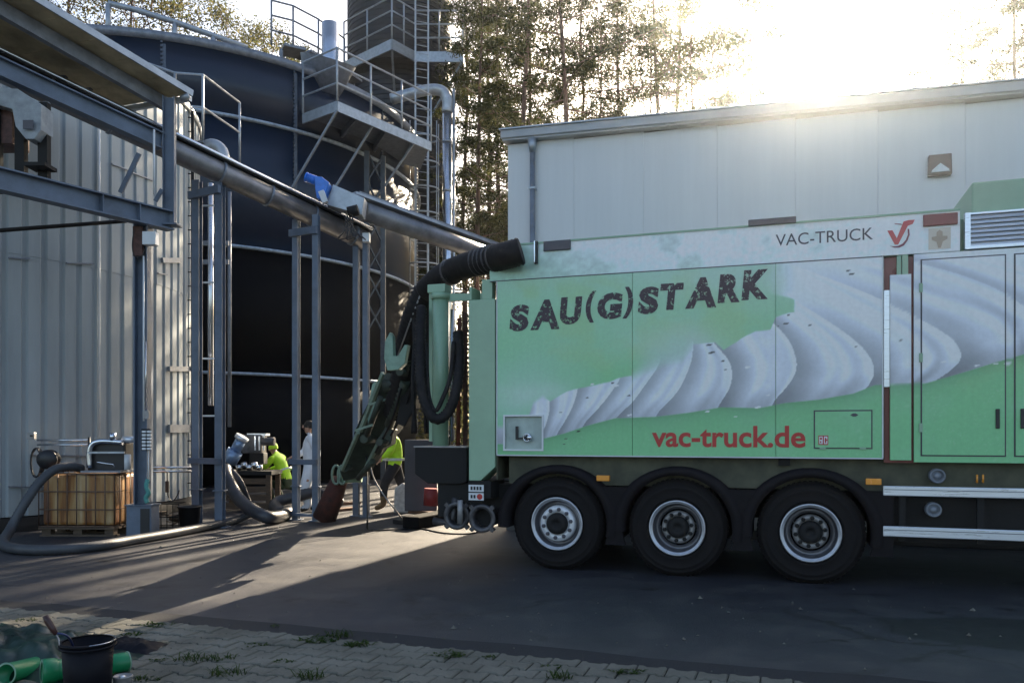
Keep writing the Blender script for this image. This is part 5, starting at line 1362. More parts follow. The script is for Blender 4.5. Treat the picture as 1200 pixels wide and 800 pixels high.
MB().box(P(196, 570, 14.2), (.06, .05, .2)).build('pendant_switch', M_black, rp_, bevel=.01)
MB().tube(smooth_path([P(196, 552, 14.2), P(196, 565, 14.2), P(197, 580, 14.2), P(202, 587, 14.2), P(208, 580, 14.2), P(210, 574, 14.2)], 5), .01, 6).build('switch_cable', M_black, rp_)
bk_ = thing('black_tub', 'small black tub on the ground between the tank ladder and the trestle', 'tub', G(222, 619))
MB().lathe([(.001, .02), (.15, .02), (.18, .36), (.2, .36), (.2, .38), (.17, .38), (.14, .03)], bk_.location, (0, 0, 1), 20).build('tub_wall', M_black, bk_)
cr_ = thing('wire_crate', 'dark wire crate with pale scraps beside the canopy column foot', 'crate', G(200, 618))
mb = MB(); c = G(200, 618)
for z in (.02, .2, .42): mb.tube([(c.x - .3, c.y - .15, z), (c.x + .2, c.y - .15, z), (c.x + .2, c.y + .15, z), (c.x - .3, c.y + .15, z)], .012, 6, closed=True)
for i in range(6): mb.tube([(c.x - .3 + i * .1, c.y - .15, .0), (c.x - .3 + i * .1, c.y - .15, .42)], .008, 6)
mb.build('crate_wire', M_dark, cr_)
for i in range(7): MB().box((c.x + rnd.uniform(-.22, .12), c.y + rnd.uniform(-.1, .1), .06 + i * .035), (.16, .12, .02), Euler((rnd.uniform(-.4, .4), rnd.uniform(-.4, .4), rnd.uniform(0, 3))).to_matrix()).build('scrap_board', M_wood, cr_)

# ------------------------------------------------------------------ hoses on the ground
def ghose(name, pts, r, m, label, pitch=.05, amp=.004, seg=12):
    a, b_ = ribbed(pts, r, pitch, amp); return MB().tube(a, b_, seg).build(name, m, label=label, cat='hose')
M_gh = mat('grey_hose_rubber', (.062, .066, .075), .5, 0, .3, 4)
def GP(px, py, r): 
    p = G(px, py); p.z = r; return p
ghose('grey_hose', [P(96, 549, 12.9), P(84, 546.5, 12.7), P(66, 549, 12.5), P(48, 563, 12.3), P(30, 588, 12.1), P(12, 620, 11.9), GP(4, 642, .07) , GP(20, 649, .07), GP(60, 650, .07), GP(110, 646, .07), GP(150, 639, .07), GP(200, 630, .07), GP(240, 622, .07), GP(275, 614, .07), P(292, 602, 14.6)], .068, M_gh, 'thick grey hose arching off the tote and lying along the yard')
M_bh = mat('satin_black_hose', (.05, .05, .058), .4, 0, .35, 4)
ghose('black_hose', [P(263, 548, 15.0), P(266, 560, 14.8), P(278, 582, 14.6), P(295, 597, 14.3), P(315, 606, 14.2), GP(333, 610, .11), GP(337, 606, .11), P(328, 599, 15.6), P(322, 592, 16), P(330, 586, 16.2), P(350, 581, 16.3), P(372, 577, 16.5), P(400, 590, 16.8)], .115, M_bh, 'fat black hose looping on the ground below the workbench', .06, .004, 14)
ghose('thin_black_hose', [P(272, 552, 15.5), P(282, 565, 15.3), P(290, 585, 15.4), P(296, 603, 15.6)], .055, M_bh, 'slimmer black hose hanging beside the fat one under the workbench')

# ------------------------------------------------------------------ workbench with machines
wbn = thing('workbench', 'low dark wooden bench in front of the dark tank carrying machine parts', 'bench', P(295, 598, 17.0))
a = P(293, 553, 17.2)
MB().box((a.x, a.y, a.z), (1.15, .8, .08)).build('bench_top', M_dark, wbn)
for i in range(4): MB().box((a.x + .02, a.y - .36, a.z - .17 - i * .17), (1.0, .03, .12)).build('bench_board', M_wood, wbn)
for sx in (-.5, .5):
    for sy in (-.33, .33): MB().bx(a.x + sx - .05, a.x + sx + .05, a.y + sy - .05, a.y + sy + .05, 0, a.z - .045).build('leg', M_wood, wbn)
M_bs = mat('blue_grey_machine_paint', (.25, .36, .55), .35, .5, .2, 5)
mt = thing('tilted_motor', 'blue silver motor leaning diagonally on the left end of the bench', 'motor', P(275, 545, 16.9))
MB().tube([P(268, 541, 16.7), P(276, 528, 16.7)], .16, 18).build('motor_body', M_bs, mt)
MB().tube([P(276, 528, 16.7), P(283, 514, 16.7)], .11, 18).build('motor_neck', M_bs, mt)
MB().tube([P(282, 515, 16.7), P(284.5, 511, 16.7)], .14, 18).build('motor_cap', M_alu, mt)
MB().tube([P(267, 543, 16.7), P(270, 551, 16.7)], .06, 12).build('motor_foot', M_chrome, mt)
mx = thing('mixer_head', 'grey machine head with bright fittings at the back of the bench', 'machine', P(300, 545, 17.4))
MB().box(P(298, 520, 17.4), (.42, .35, .40)).build('machine_box', M_flange, mx, bevel=.02)
MB().box(P(303, 509, 17.4), (.40, .3, .05)).build('machine_lid', M_alu, mx)
MB().tube([P(307, 517, 17.2), P(322, 517, 17.2)], .09, 14).build('side_drum', M_flange, mx)
MB().box(P(303, 537, 17.3), (.3, .3, .25)).build('lower_block', M_dark, mx, bevel=.02)
for i in range(5): q = P(280 + i * 6, 547 - (i % 2) * 3, 16.9); MB().lathe([(.001, .05), (.06, .04), (.07, -.03), (.05, -.06)], q, (0, -.5, 1), 12).build('bright_fitting', M_chrome, mx)
for i in range(3): MB().box(P(299 + i * 5, 519, 17.2), (.03, .02, .3)).build('rib', M_alu, mx)
# dark blue grey panel and things behind truck rear
pnl = MB(); pnl.bx(P(474, 0, 15.5).x, P(512, 0, 15.5).x, 15.5, 16.1, .12, P(0, 515, 15.5).z).build('grey_cabinet', mat('dark_grey_cabinet_paint', (.06, .06, .075), .5, 0, .2, 3), label='tall plain dark grey cabinet standing behind the truck rear', cat='cabinet', bevel=.015)
a = G(470, 600); 
MB().prism([(0, 0), (.35, 0), (.38, .4), (.2, .62), (.02, .5)], G(461, 601) + Vector((0, 0, 0)), (1, 0, 0), (0, 0, 1), -.2).build('white_sack', mat('white_sacking', (.55, .54, .53), .8, 0, .3, 12, .5, 14), label='small white sack on the ground between the legs of the walking worker', cat='sack', bevel=.04)
MB().tube([P(505, 592, 15), P(506, 572, 15)], .14, 16).build('red_canister', mat('dull_red_plastic', (.30, .03, .03), .5, 0, .3, 6), label='dull red canister half hidden under the black tool box', cat='canister')
M_tubb = mat('dull_black_block', (.006, .006, .007), .9, 0, .3, 8, spec=.1)
# ground planks and block near outrigger
a, b_ = G(481, 620), G(548, 607)
MB().beam(a + Vector((0, 0, .11)), b_ + Vector((.0, .1, .11)), .32, .20).build('support_block', M_tubb, label='low black support block lying on the asphalt behind the truck', cat='block', bevel=.02)
MB().beam(G(464, 613) + Vector((0, 0, .04)), G(484, 616) + Vector((0, 0, .04)), .14, .08).build('step_wedge', M_black, label='small black wedge left of the support block', cat='wedge', bevel=.01)
for i, (p_, q_) in enumerate((((476, 600), (548, 606)), ((470, 594), (540, 596)), ((384, 600), (414, 597)), ((392, 592), (420, 590)))):
    MB().beam(G(*p_) + Vector((0, 0, .03)), G(*q_) + Vector((0, 0, .03)), .2, .055).build('plank', mat('brown_plank', (.16, .085, .055), .8, 0, .4, 5, .2), label=['brown plank lying just beyond the black support block', 'brown plank at the foot of the grey cabinet', 'short brown plank beside the rusty suction nozzle', 'rearmost short plank under the truck boom'][i], cat='plank')
def cable(pts, r, label, m=M_black): return MB().tube(smooth_path(pts, 8), r, 6).build('cable', m, label=label, cat='cable')
cable([P(428, 520, 14), P(430, 545, 13.8), P(430.5, 580, 13.4), P(430.5, 610, 13.2), GP(431, 620, .012), GP(440, 622, .012), GP(478, 620, .012)], .014, 'black cable dropping from the boom and running to the support block')
cable([P(433, 540, 14), P(438, 560, 13.9), P(450, 580, 13.8), P(464, 598, 13.8), GP(474, 612, .02)], .013, 'pale grey cable curving from the boom down to the black wedge', M_hubs)
cable([GP(495, 620, .012), GP(520, 625, .012), GP(545, 626, .012), GP(560, 624, .012)], .012, 'black cable on the ground in front of the support block')

# ------------------------------------------------------------------ foreground objects
M_tub = mat('matte_black_bucket_plastic', (.006, .006, .010), .6, 0, .3, 8, spec=.18)
bc = Vector(((103 - CX) / F * 4.87, 4.87, 0.014))
bu = thing('mortar_bucket', 'black mortar bucket with a tool in it at the lower left', 'bucket', bc)
MB().lathe([(.001, .012), (.115, .012), (.14, .335), (.142, .335), (.125, .0), (.001, .0)], (0, 0, 0), (0, 0, 1), 40).build('bucket_wall', M_tub, bu, local=True)
for z in (.334, .312): MB().lathe([(.140, z), (.158, z), (.160, z + .006), (.158, z + .012), (.138, z + .013)], (0, 0, 0), (0, 0, 1), 40).build('bucket_rim', M_tub, bu, local=True)
MB().tube([(.152 * math.cos(t), .152 * math.sin(t), .345 + .0 * t) for t in np.linspace(R(-60), R(80), 14)], .003, 6).build('wire_bail', M_chrome, bu, local=True)
MB().lathe([(.125, .25), (.001, .26)], (0, 0, 0), (0, 0, 1), 24).build('mortar', mat('dark_wet_mortar', (.03, .03, .035), .5, 0, .3, 12, .5, 30), bu, local=True)
tr_ = thing('trowel', 'trowel with dark wooden handle leaning out of the mortar bucket', 'trowel', P(66, 742, 4.87))
hpts = [P(53, 721, 4.8), P(56, 727, 4.8), P(61, 735, 4.8), P(66, 743, 4.8)]
MB().tube(hpts, [.017, .020, .019, .013], 12).build('handle', mat('dark_red_wood_handle', (.05, .018, .016), .4, 0, .3, 10), tr_)
MB().tube(smooth_path([P(65, 742, 4.8), P(71, 742, 4.8), P(79, 745, 4.82), P(84, 752, 4.85), P(86, 758, 4.87)], 5), .007, 8).build('shank', mat('blue_steel_shank', (.04, .05, .12), .35, .6, .2, 10), tr_)
MB().tube(smooth_path([P(66, 743, 4.8), P(69, 749, 4.75), P(69.5, 756, 4.74)], 4), .004, 6).build('hanging_ring', M_hubs, tr_)
MB().prism([(-.04, 0), (.04, 0), (.05, -.12), (0, -.17), (-.05, -.12)], P(86, 757, 4.87), (1, 0, 0), (0, .3, .95), -.003).build('blade', M_hubs, tr_)
M_gp = mat('green_drain_pipe_plastic', (.004, .21, .075), .4, 0, .2, 5, coat=.1)
M_gpi = mat('pipe_inner_green', (.02, .12, .06), .5, 0, .2, 5)
M_lip = mat('pale_green_lip', (.22, .38, .26), .5, 0, .2, 8)
def gpipe(a, b_, r, label, socket=True):
    a, b_ = Vector(a), Vector(b_); d = (b_ - a).normalized()
    t_ = thing('drain_pipe', label, 'pipe', ((a + b_) / 2).xy.to_3d(), group='green plastic drain pipes')
    L_ = (b_ - a).length
    mb = MB().lathe([(r, .0), (r, L_), (r - .005, L_), (r - .005, 0.0), (r, 0)], a, d, 32); mb.build('pipe_wall', M_gp, t_)
    mb = MB()
    if socket: mb.lathe([(r - .004, -.004), (r + .010, -.006), (r + .013, .01), (r + .012, .07), (r + .001, .085)], a, d, 32).build('socket', M_gp, t_)
    MB().lathe([(r - .006, -.006), (r + .006 if not socket else r + .011, -.008), (r + .001, -.001)], a, d, 32).build('lip', M_lip, t_)
    return t_
gpipe(P(8, 789, 5.15), P(112, 764, 6.0), .066, 'longest green drain pipe, its open end at the left picture edge', False)
gpipe(P(50, 786.5, 5.12), P(112, 780, 5.3), .066, 'short green drain pipe with a ribbed socket just left of the bucket')
a, b_ = P(118, 780, 5.3), P(148, 775, 5.42)
t_ = gpipe(b_, a, .064, 'stub of green drain pipe poking out right of the bucket', False)
MB().lathe([(.001, .004), (.06, .004), (.062, -.002)], b_, (a - b_).normalized(), 32).build('end_cap', M_gp, t_)
# tarp
M_tarp = mat('dark_teal_tarp', (.008, .036, .028), .30, 0, .4, 4, .3, 12, col2=(.003, .010, .009))
mb = MB(); nu, nv = 60, 34; vs = []
from mathutils import noise as mn
for j in range(nv):
    for i in range(nu):
        a = i / (nu - 1); b_ = j / (nv - 1)
        x_ = -4.4 + a * 1.78 + .10 * mn.noise(Vector((b_ * 4, 3, 0))); y_ = 5.35 + b_ * 1.15 - a * .28 + .1 * mn.noise(Vector((a * 5, 0, 0)))
        e_ = min(1, 3.2 * min(a + .2, 1 - a, b_ * 1.2, (1 - b_)))
        z_ = .015 + e_ * (.20 * (1 - a * .70) + .07 * mn.noise(Vector((a * 5, b_ * 3, 1))) + .08 * abs(mn.noise(Vector((a * 9 + b_ * 6, b_ * 7, 4)))) + .012 * mn.noise(Vector((a * 40, b_ * 25, 2))))
        vs.append((x_, y_, max(.016, z_)))
mb.add(vs, [(j * nu + i, j * nu + i + 1, (j + 1) * nu + i + 1, (j + 1) * nu + i) for j in range(nv - 1) for i in range(nu - 1)], True)
mb.build('tarpaulin', M_tarp, label='crumpled dark teal tarpaulin heaped on the paving at lower left', cat='tarpaulin')
mb = MB(); nu, nv = 24, 14; vs = []
c = G(150, 764)
for j in range(nv):
    for i in range(nu):
        a = i / (nu - 1); b_ = j / (nv - 1); e_ = min(1, 4 * min(a, 1 - a, b_, 1 - b_))
        vs.append((c.x - .28 + a * .5 + .05 * mn.noise(Vector((b_ * 5, 1, 7))), c.y - .12 + b_ * .3 + .05 * mn.noise(Vector((a * 6, 2, 3))), .018 + e_ * (.05 + .06 * abs(mn.noise(Vector((a * 7, b_ * 6, 9)))))))
mb.add(vs, [(j * nu + i, j * nu + i + 1, (j + 1) * nu + i + 1, (j + 1) * nu + i) for j in range(nv - 1) for i in range(nu - 1)], True)
mb.build('black_rag', M_tub, label='crumpled black rag on the paving behind the bucket', cat='rag')
c = P(144, 794, 4.98); c.z = .014
ca = thing('metal_tin', 'small round metal tin on the paving right of the bucket', 'tin', c)
MB().lathe([(.001, 0), (.055, 0), (.055, .095), (.058, .10), (.052, .104), (.05, .098), (.001, .098)], (0, 0, 0), (0, 0, 1), 28).build('tin_body', M_hubs, ca, local=True)
MB().lathe([(.001, .105), (.016, .105), (.018, .0985)], (0.0, -.01, 0), (0, 0, 1), 12).build('lid_knob', M_alu, ca, local=True)

# ------------------------------------------------------------------ people
def skin_body(name, joints, bones, mats, zone, parent, sub=2):
    names = list(joints); idx = {k: i for i, k in enumerate(names)}
    me = bpy.data.meshes.new(name); me.from_pydata([joints[k][0] for k in names], [(idx[a], idx[b_]) for a, b_ in bones], [])
    ob = bpy.data.objects.new(name, me); COL.objects.link(ob)
    ob.modifiers.new('skin', 'SKIN')
    sv = me.skin_vertices[0].data if me.skin_vertices else None
    if sv is None:
        me.attributes  # skin layer is created by the operator-less call below
    return ob, idx
def skinned(name, joints, bones, mats, zone, parent, root):
    import bmesh
    names = list(joints); idx = {k: i for i, k in enumerate(names)}
    bm = bmesh.new(); ly = bm.verts.layers.skin.verify()
    vs = [bm.verts.new(joints[k][0]) for k in names]; bm.verts.ensure_lookup_table()
    for k, v in zip(names, vs):
        r = joints[k][1]; v[ly].radius = (r, r) if not isinstance(r, tuple) else r; v[ly].use_root = (k == root)
    for a, b_ in bones: bm.edges.new((vs[idx[a]], vs[idx[b_]]))
    me = bpy.data.meshes.new(name); bm.to_mesh(me); bm.free()
    ob = bpy.data.objects.new(name, me); COL.objects.link(ob)
    sk = ob.modifiers.new('skin', 'SKIN'); sk.use_smooth_shade = True; sk.branch_smoothing = .6
    ss = ob.modifiers.new('sub', 'SUBSURF'); ss.levels = 2; ss.render_levels = 2
    bpy.context.view_layer.update()
    m2 = bpy.data.meshes.new_from_object(ob.evaluated_get(bpy.context.evaluated_depsgraph_get()))
    bpy.data.objects.remove(ob); bpy.data.meshes.remove(me)
    m2.name = name
    m2.materials.clear()
    for m in mats: m2.materials.append(m)
    for p in m2.polygons: p.material_index = zone(p.center); p.use_smooth = True
    o = bpy.data.objects.new(name, m2); o.parent = parent; COL.objects.link(o)
    return o
M_skin = mat('skin', (.42, .24, .17), .55, 0, .15, 12)
M_hiv = mat('hi_vis_yellow_fabric', (.50, .85, .03), .7, 0, .2, 9, .4, 14)
M_trs = mat('dark_work_trousers', (.02, .02, .026), .85, 0, .3, 9, .4, 14)
M_boot = mat('tan_brown_boots', (.20, .12, .05), .7, 0, .4, 9)
M_suit = mat('white_overall_fabric', (.72, .76, .84), .8, 0, .12, 6, .6, 10)
M_hair = mat('dark_hair', (.02, .014, .01), .7, 0, .3, 20)
def hand_bits(j, bones, key, wrist, d, up):
    w_ = Vector(wrist); d = Vector(d).normalized(); up = Vector(up).normalized(); s = d.cross(up).normalized()
    palm = w_ + d * .07; j[key + 'palm'] = (tuple(palm), (.032, .02)); bones.append((key, key + 'palm'))
    for i, (o_, ln) in enumerate(((-.03, .07), (-.01, .08), (.01, .075), (.03, .06))):
        a = palm + d * .03 + s * o_; b_ = a + d * ln * .5 + up * -.006; c = a + d * ln * .9 + up * -.03
        j[f'{key}f{i}a'] = (tuple(a), .010); j[f'{key}f{i}b'] = (tuple(b_), .009); j[f'{key}f{i}c'] = (tuple(c), .008)
        bones += [(key + 'palm', f'{key}f{i}a'), (f'{key}f{i}a', f'{key}f{i}b'), (f'{key}f{i}b', f'{key}f{i}c')]
    a = w_ + d * .04 - s * .035; b_ = a - s * .02 + d * .035
    j[key + 't1'] = (tuple(a), .012); j[key + 't2'] = (tuple(b_), .010); bones += [(key, key + 't1'), (key + 't1', key + 't2')]
def person(label, loc, rz, pose, mats, zone, head_tilt=(0, 0, 0), cloth=None, cap=None, sc=1.0):
    t_ = thing('person', label, 'person', loc, rz); t_.scale = (sc,) * 3
    j = {k: v for k, v in pose.items()}
    bones = [('pelvis', 'waist'), ('waist', 'chest'), ('chest', 'neckb'), ('neckb', 'neck'), ('neck', 'chin'), ('chin', 'crown'),
             ('neckb', 'shl'), ('shl', 'ell'), ('ell', 'wrl'), ('neckb', 'shr'), ('shr', 'elr'), ('elr', 'wrr'),
             ('pelvis', 'hipl'), ('hipl', 'knl'), ('knl', 'anl'), ('anl', 'tol'), ('pelvis', 'hipr'), ('hipr', 'knr'), ('knr', 'anr'), ('anr', 'tor')]
    for k, e in (('wrl', 'ell'), ('wrr', 'elr')):
        d = Vector(j[k][0]) - Vector(j[e][0]); hand_bits(j, bones, k, j[k][0], d, (1, 0, 0.2) if abs(d.normalized().x) < .9 else (0, 0, 1))
    body = skinned('body', j, bones, mats, zone, t_, 'pelvis')
    # face: nose, brows, ears, eyes; hair
    c = Vector(j['crown'][0]); n_ = Vector(j['chin'][0]); up = (c - n_).normalized(); fw = Vector((1, 0, 0)); fw = (fw - up * fw.dot(up)).normalized(); sd = up.cross(fw)
    hc = (c + n_) / 2
    mb = MB(); mb.prism([(-.012, -.02), (.012, -.02), (0, .035)], hc + fw * .085 + up * -.01, sd, up, .03); mb.build('nose', mats[0], t_, local=True)
    for s in (-1, 1):
        MB().lathe([(.001, .012), (.009, .008), (.012, 0)], hc + fw * .082 + sd * (.032 * s) + up * .02, fw, 10).build('eye', M_hair, t_, local=True)
        MB().box(hc + sd * (.088 * s), (.035, .015, .06)).build('ear', mats[0], t_, local=True)
    MB().box(hc + fw * .082 - up * .05, (.015, .045, .008)).build('mouth', M_reddark, t_, local=True)
    mb = MB(); prof = [(.001, .135), (.05, .125), (.085, .09), (.103, .03), (.098, -.02)]
    mb.lathe(prof, hc + up * .005 - fw * .012, up, 18)
    mb.build('cap' if cap else 'hair', cap or M_hair, t_, local=True)
    return t_, j
def std_pose(**kw):
    p = dict(pelvis=((0, 0, .95), (.15, .12)), waist=((0, 0, 1.08), (.14, .11)), chest=((0, 0, 1.28), (.17, .12)), neckb=((0, 0, 1.45), (.11, .09)), neck=((0.01, 0, 1.52), .055),
             chin=((.02, 0, 1.58), .075), crown=((.0, 0, 1.72), .085), shl=((0, .19, 1.43), .068), ell=((0, .26, 1.15), .048), wrl=((.1, .26, .90), .032),
             shr=((0, -.19, 1.43), .068), elr=((0, -.26, 1.15), .048), wrr=((.1, -.26, .90), .032),
             hipl=((0, .10, .88), .10), knl=((.02, .11, .50), .068), anl=((0, .11, .10), .048), tol=((.17, .12, .04), .038),
             hipr=((0, -.10, .88), .10), knr=((.02, -.11, .50), .068), anr=((0, -.11, .10), .048), tor=((.17, -.12, .04), .038))
    p.update(kw); return p
# worker in white, facing left
lw = P(364, 595, 16.6); lw.z = 0
person('worker in a white overall standing between the two posts of the middle trestle', lw, R(200),
       std_pose(waist=((0, 0, 1.08), (.20, .20)), chest=((0, 0, 1.28), (.22, .21)), pelvis=((0, 0, .95), (.20, .19)), chin=((.06, 0, 1.57), .075), crown=((.03, 0, 1.73), .088), shl=((0, .20, 1.42), .095), shr=((0, -.20, 1.42), .095),
                elr=((.08, -.29, 1.16), .080), wrr=((.30, -.22, 1.08), .050), ell=((-.10, .29, 1.15), .080), wrl=((-.04, .30, .88), .050),
                knl=((.12, .12, .52), .11), anl=((.06, .12, .12), .085), tol=((.22, .12, .05), .05), knr=((-.02, -.12, .50), .11), anr=((-.16, -.12, .12), .085), hipl=((0, .1, .86), .145), hipr=((0, -.1, .86), .145), tor=((.0, -.12, .05), .05)),
       [M_skin, M_suit, M_hair], lambda c: 0 if (c.z > 1.54 or (c.x > .33 and c.z > .9) or (c.z < .82 and c.y > .22 and c.z > .6)) else (2 if c.z < .09 else 1), sc=1.05)
# walking worker with hi vis jacket seen from behind/side
lw = P(463, 598.5, 16.9); lw.z = 0
ty, jj = person('worker in a hi vis yellow jacket and dark trousers striding behind the truck boom', lw, R(190),
       std_pose(waist=((.0, 0, 1.06), (.20, .20)), chest=((.03, 0, 1.27), (.23, .21)), neckb=((.06, 0, 1.44), (.13, .11)), neck=((.12, 0, 1.50), .06), chin=((.18, 0, 1.53), .075), crown=((.18, 0, 1.68), .085),
                shl=((.04, .20, 1.41), .10), ell=((.10, .29, 1.14), .08), wrl=((.30, .22, 1.02), .035), shr=((.04, -.20, 1.41), .10), elr=((.02, -.30, 1.12), .08), wrr=((.24, -.26, .98), .035),
                knl=((.22, .11, .50), .095), anl=((.22, .12, .12), .065), tol=((.40, .12, .05), .05), knr=((-.12, -.11, .52), .095), anr=((-.32, -.12, .13), .065), tor=((-.17, -.13, .05), .05), hipl=((0, .1, .88), .13), hipr=((0, -.1, .88), .13)),
       [M_skin, M_hiv, M_trs, M_boot], lambda c: 0 if c.z > 1.52 or (c.x > .26 and .85 < c.z < 1.2) else (1 if c.z > .90 else (2 if c.z > .30 else 3)), sc=1.07)
M_refl = mat('silver_reflective_tape', (.55, .58, .6), .4, .3, .1, 8)
for z, r in ((1.0, .225),): MB().lathe([(r, z - .025), (r + .004, z), (r, z + .025)], (.02, 0, 0), (0, 0, 1), 24).build('reflective_band', M_refl, ty, local=True)
# crouching worker
lw = P(331, 597, 17.9); lw.z = 0
tc_, jj = person('worker in a hi vis yellow jacket crouching beside the workbench', lw, R(160),
       std_pose(pelvis=((-.15, 0, .50), (.16, .14)), waist=((-.10, 0, .66), (.16, .13)), chest=((.04, 0, .92), (.20, .15)), neckb=((.12, 0, 1.12), (.13, .10)), neck=((.18, 0, 1.18), .06), chin=((.24, 0, 1.20), .075), crown=((.26, 0, 1.34), .085),
                shl=((.1, .19, 1.08), .085), ell=((.28, .25, .86), .06), wrl=((.50, .16, .80), .035), shr=((.1, -.19, 1.08), .085), elr=((.28, -.25, .86), .06), wrr=((.50, -.16, .80), .035),
                hipl=((-.12, .12, .46), .115), knl=((.28, .16, .52), .08), anl=((.12, .15, .12), .055), tol=((.30, .16, .05), .045), hipr=((-.12, -.12, .46), .115), knr=((.30, -.16, .48), .08), anr=((.10, -.15, .12), .055), tor=((.28, -.16, .05), .045)),
       [M_skin, M_hiv, mat('dark_green_trousers', (.02, .045, .02), .85, 0, .3, 9), M_boot], lambda c: 0 if (c.x > .16 and c.z > 1.15) or (c.x > .43 and c.z > .7) else (1 if c.z > .62 and not (c.x > .15 and c.z < .7) else (2 if c.z > .14 else 3)), cap=M_hiv)
MB().lathe([(.19, -.02), (.195, 0), (.19, .02)], (-.03, 0, .78), (.45, 0, 1), 24).build('reflective_band', M_refl, tc_, local=True)

# ------------------------------------------------------------------ vegetation
def leaf_mat(name, c1, c2, tr):
    m = bpy.data.materials.new(name); m.use_nodes = True; n, l = m.node_tree.nodes, m.node_tree.links
    for x in list(n):
        if x.type == 'BSDF_PRINCIPLED': n.remove(x)
    out = [x for x in n if x.type == 'OUTPUT_MATERIAL'][0]
    ge = n.new('ShaderNodeNewGeometry'); cr = n.new('ShaderNodeMix'); cr.data_type = 'RGBA'; cr.inputs[6].default_value = (*c1, 1); cr.inputs[7].default_value = (*c2, 1)
    l.new(ge.outputs['Random Per Island'], cr.inputs[0])
    d = n.new('ShaderNodeBsdfDiffuse'); t = n.new('ShaderNodeBsdfTranslucent'); mx = n.new('ShaderNodeMixShader'); mx.inputs[0].default_value = tr
    l.new(cr.outputs[2], d.inputs['Color']); l.new(cr.outputs[2], t.inputs['Color']); l.new(d.outputs[0], mx.inputs[1]); l.new(t.outputs[0], mx.inputs[2]); l.new(mx.outputs[0], out.inputs[0])
    return m
M_lpine = leaf_mat('pine_needles', (.022, .034, .014), (.11, .105, .038), .35)
M_lleaf = leaf_mat('autumn_leaves', (.05, .065, .022), (.17, .145, .06), .45)
M_bark = mat('reddish_pine_bark', (.22, .12, .085), .9, 0, .45, 3, .5, 12, stretch=(1, 1, .3), col2=(.06, .045, .04))
M_weed = leaf_mat('weed_blades', (.02, .05, .012), (.08, .10, .035), .3)
def leaves(cent, rng, per, sig, size, elong=1.6):
    n_ = len(cent) * per
    c = np.repeat(np.array(cent), per, 0) + rng.normal(0, 1, (n_, 3)) * np.array(sig)
    a = rng.normal(0, 1, (n_, 3)); a /= np.linalg.norm(a, axis=1)[:, None]; b_ = rng.normal(0, 1, (n_, 3)); b_ = np.cross(a, b_); b_ /= np.linalg.norm(b_, axis=1)[:, None]
    s = (size * rng.uniform(.6, 1.4, n_))[:, None]
    v = np.stack([c - a * s * elong, c + b_ * s * .5, c + a * s * elong, c - b_ * s * .5], 1).reshape(-1, 3)
    f = np.arange(n_ * 4).reshape(-1, 4)
    return v, f
def np_mesh(name, v, f, m):
    me = bpy.data.meshes.new(name); me.vertices.add(len(v)); me.vertices.foreach_set('co', v.astype(np.float32).ravel())
    me.loops.add(f.size); me.loops.foreach_set('vertex_index', f.astype(np.int32).ravel())
    me.polygons.add(len(f)); me.polygons.foreach_set('loop_start', (np.arange(len(f)) * 4).astype(np.int32)); 
    me.materials.append(m); me.update(calc_edges=True); me.validate(); return me
def tree_proto(seed, h, cs, spread, kind, dens=1.0):
    rg = random.Random(seed); rng = np.random.default_rng(seed); mb = MB()
    tr = []; x = y = 0
    for i in range(9):
        z = h * i / 8; x += rg.uniform(-.12, .12) * (h / 16); y += rg.uniform(-.12, .12) * (h / 16); tr.append((x if i else 0, y if i else 0, z))
    r0 = .0075 * h if kind == 'pine' else .006 * h
    mb.tube(tr, [r0 * (1 - .82 * i / 8) for i in range(9)], 8)
    cents = []; nb = int((h * (1 - cs)) * (3.0 if kind == 'pine' else 4.0))
    for k in range(nb):
        f_ = cs + (1 - cs) * (k + rg.random()) / nb; z = h * f_; i = min(7, int(f_ * 8)); t = f_ * 8 - i
        b0 = Vector(tr[i]).lerp(Vector(tr[i + 1]), t); a = k * 2.4 + rg.uniform(-.5, .5)
        g_ = (f_ - cs) / (1 - cs)
        L_ = spread * ((1 - g_) ** .7 * .9 + .15) * rg.uniform(.45, 1.15)
        if kind != 'pine': L_ = spread * math.sin(math.pi * min(1, .18 + .8 * g_)) * rg.uniform(.6, 1.1)
        ris = rg.uniform(-.05, .45) if kind == 'pine' else rg.uniform(.2, .9)
        pts = [b0, b0 + Vector((math.cos(a), math.sin(a), ris * .6)) * L_ * .5, b0 + Vector((math.cos(a + rg.uniform(-.2, .2)), math.sin(a), ris)) * L_]
        mb.tube(pts, [.035 * (1.3 - g_), .022, .008], 4, caps=False)
        for q in range(3 if kind == 'pine' else 4):
            u_ = rg.uniform(.4, 1.05); p = pts[0].lerp(pts[2], u_) + Vector((rg.gauss(0, .28), rg.gauss(0, .28), rg.gauss(0, .15)))
            if rg.random() < (.85 if kind == 'pine' else .68) * dens: cents.append(tuple(p))
            if q < 2: mb.tube([pts[0].lerp(pts[2], u_ * .7), p], [.012, .005], 3, caps=False)
    # dead twigs low on trunk
    for k in range(12):
        z = h * rg.uniform(.2, cs + .05); i = int(z / h * 8); b0 = Vector(tr[i]).lerp(Vector(tr[min(8, i + 1)]), z / h * 8 - i); a = rg.uniform(0, 6.3); mb.tube([b0, b0 + Vector((math.cos(a), math.sin(a), rg.uniform(-.2, .3))) * rg.uniform(.5, 1.6)], [.02, .005], 3, caps=False)
    if kind == 'pine': v, f = leaves(cents, rng, 100, (.27, .27, .10), .058, 1.9)
    else: v, f = leaves(cents, rng, 90, (.30, .30, .20), .062, 1.0)
    return mb.mesh('trunk', M_bark), np_mesh('crown', v, f, M_lpine if kind == 'pine' else M_lleaf)
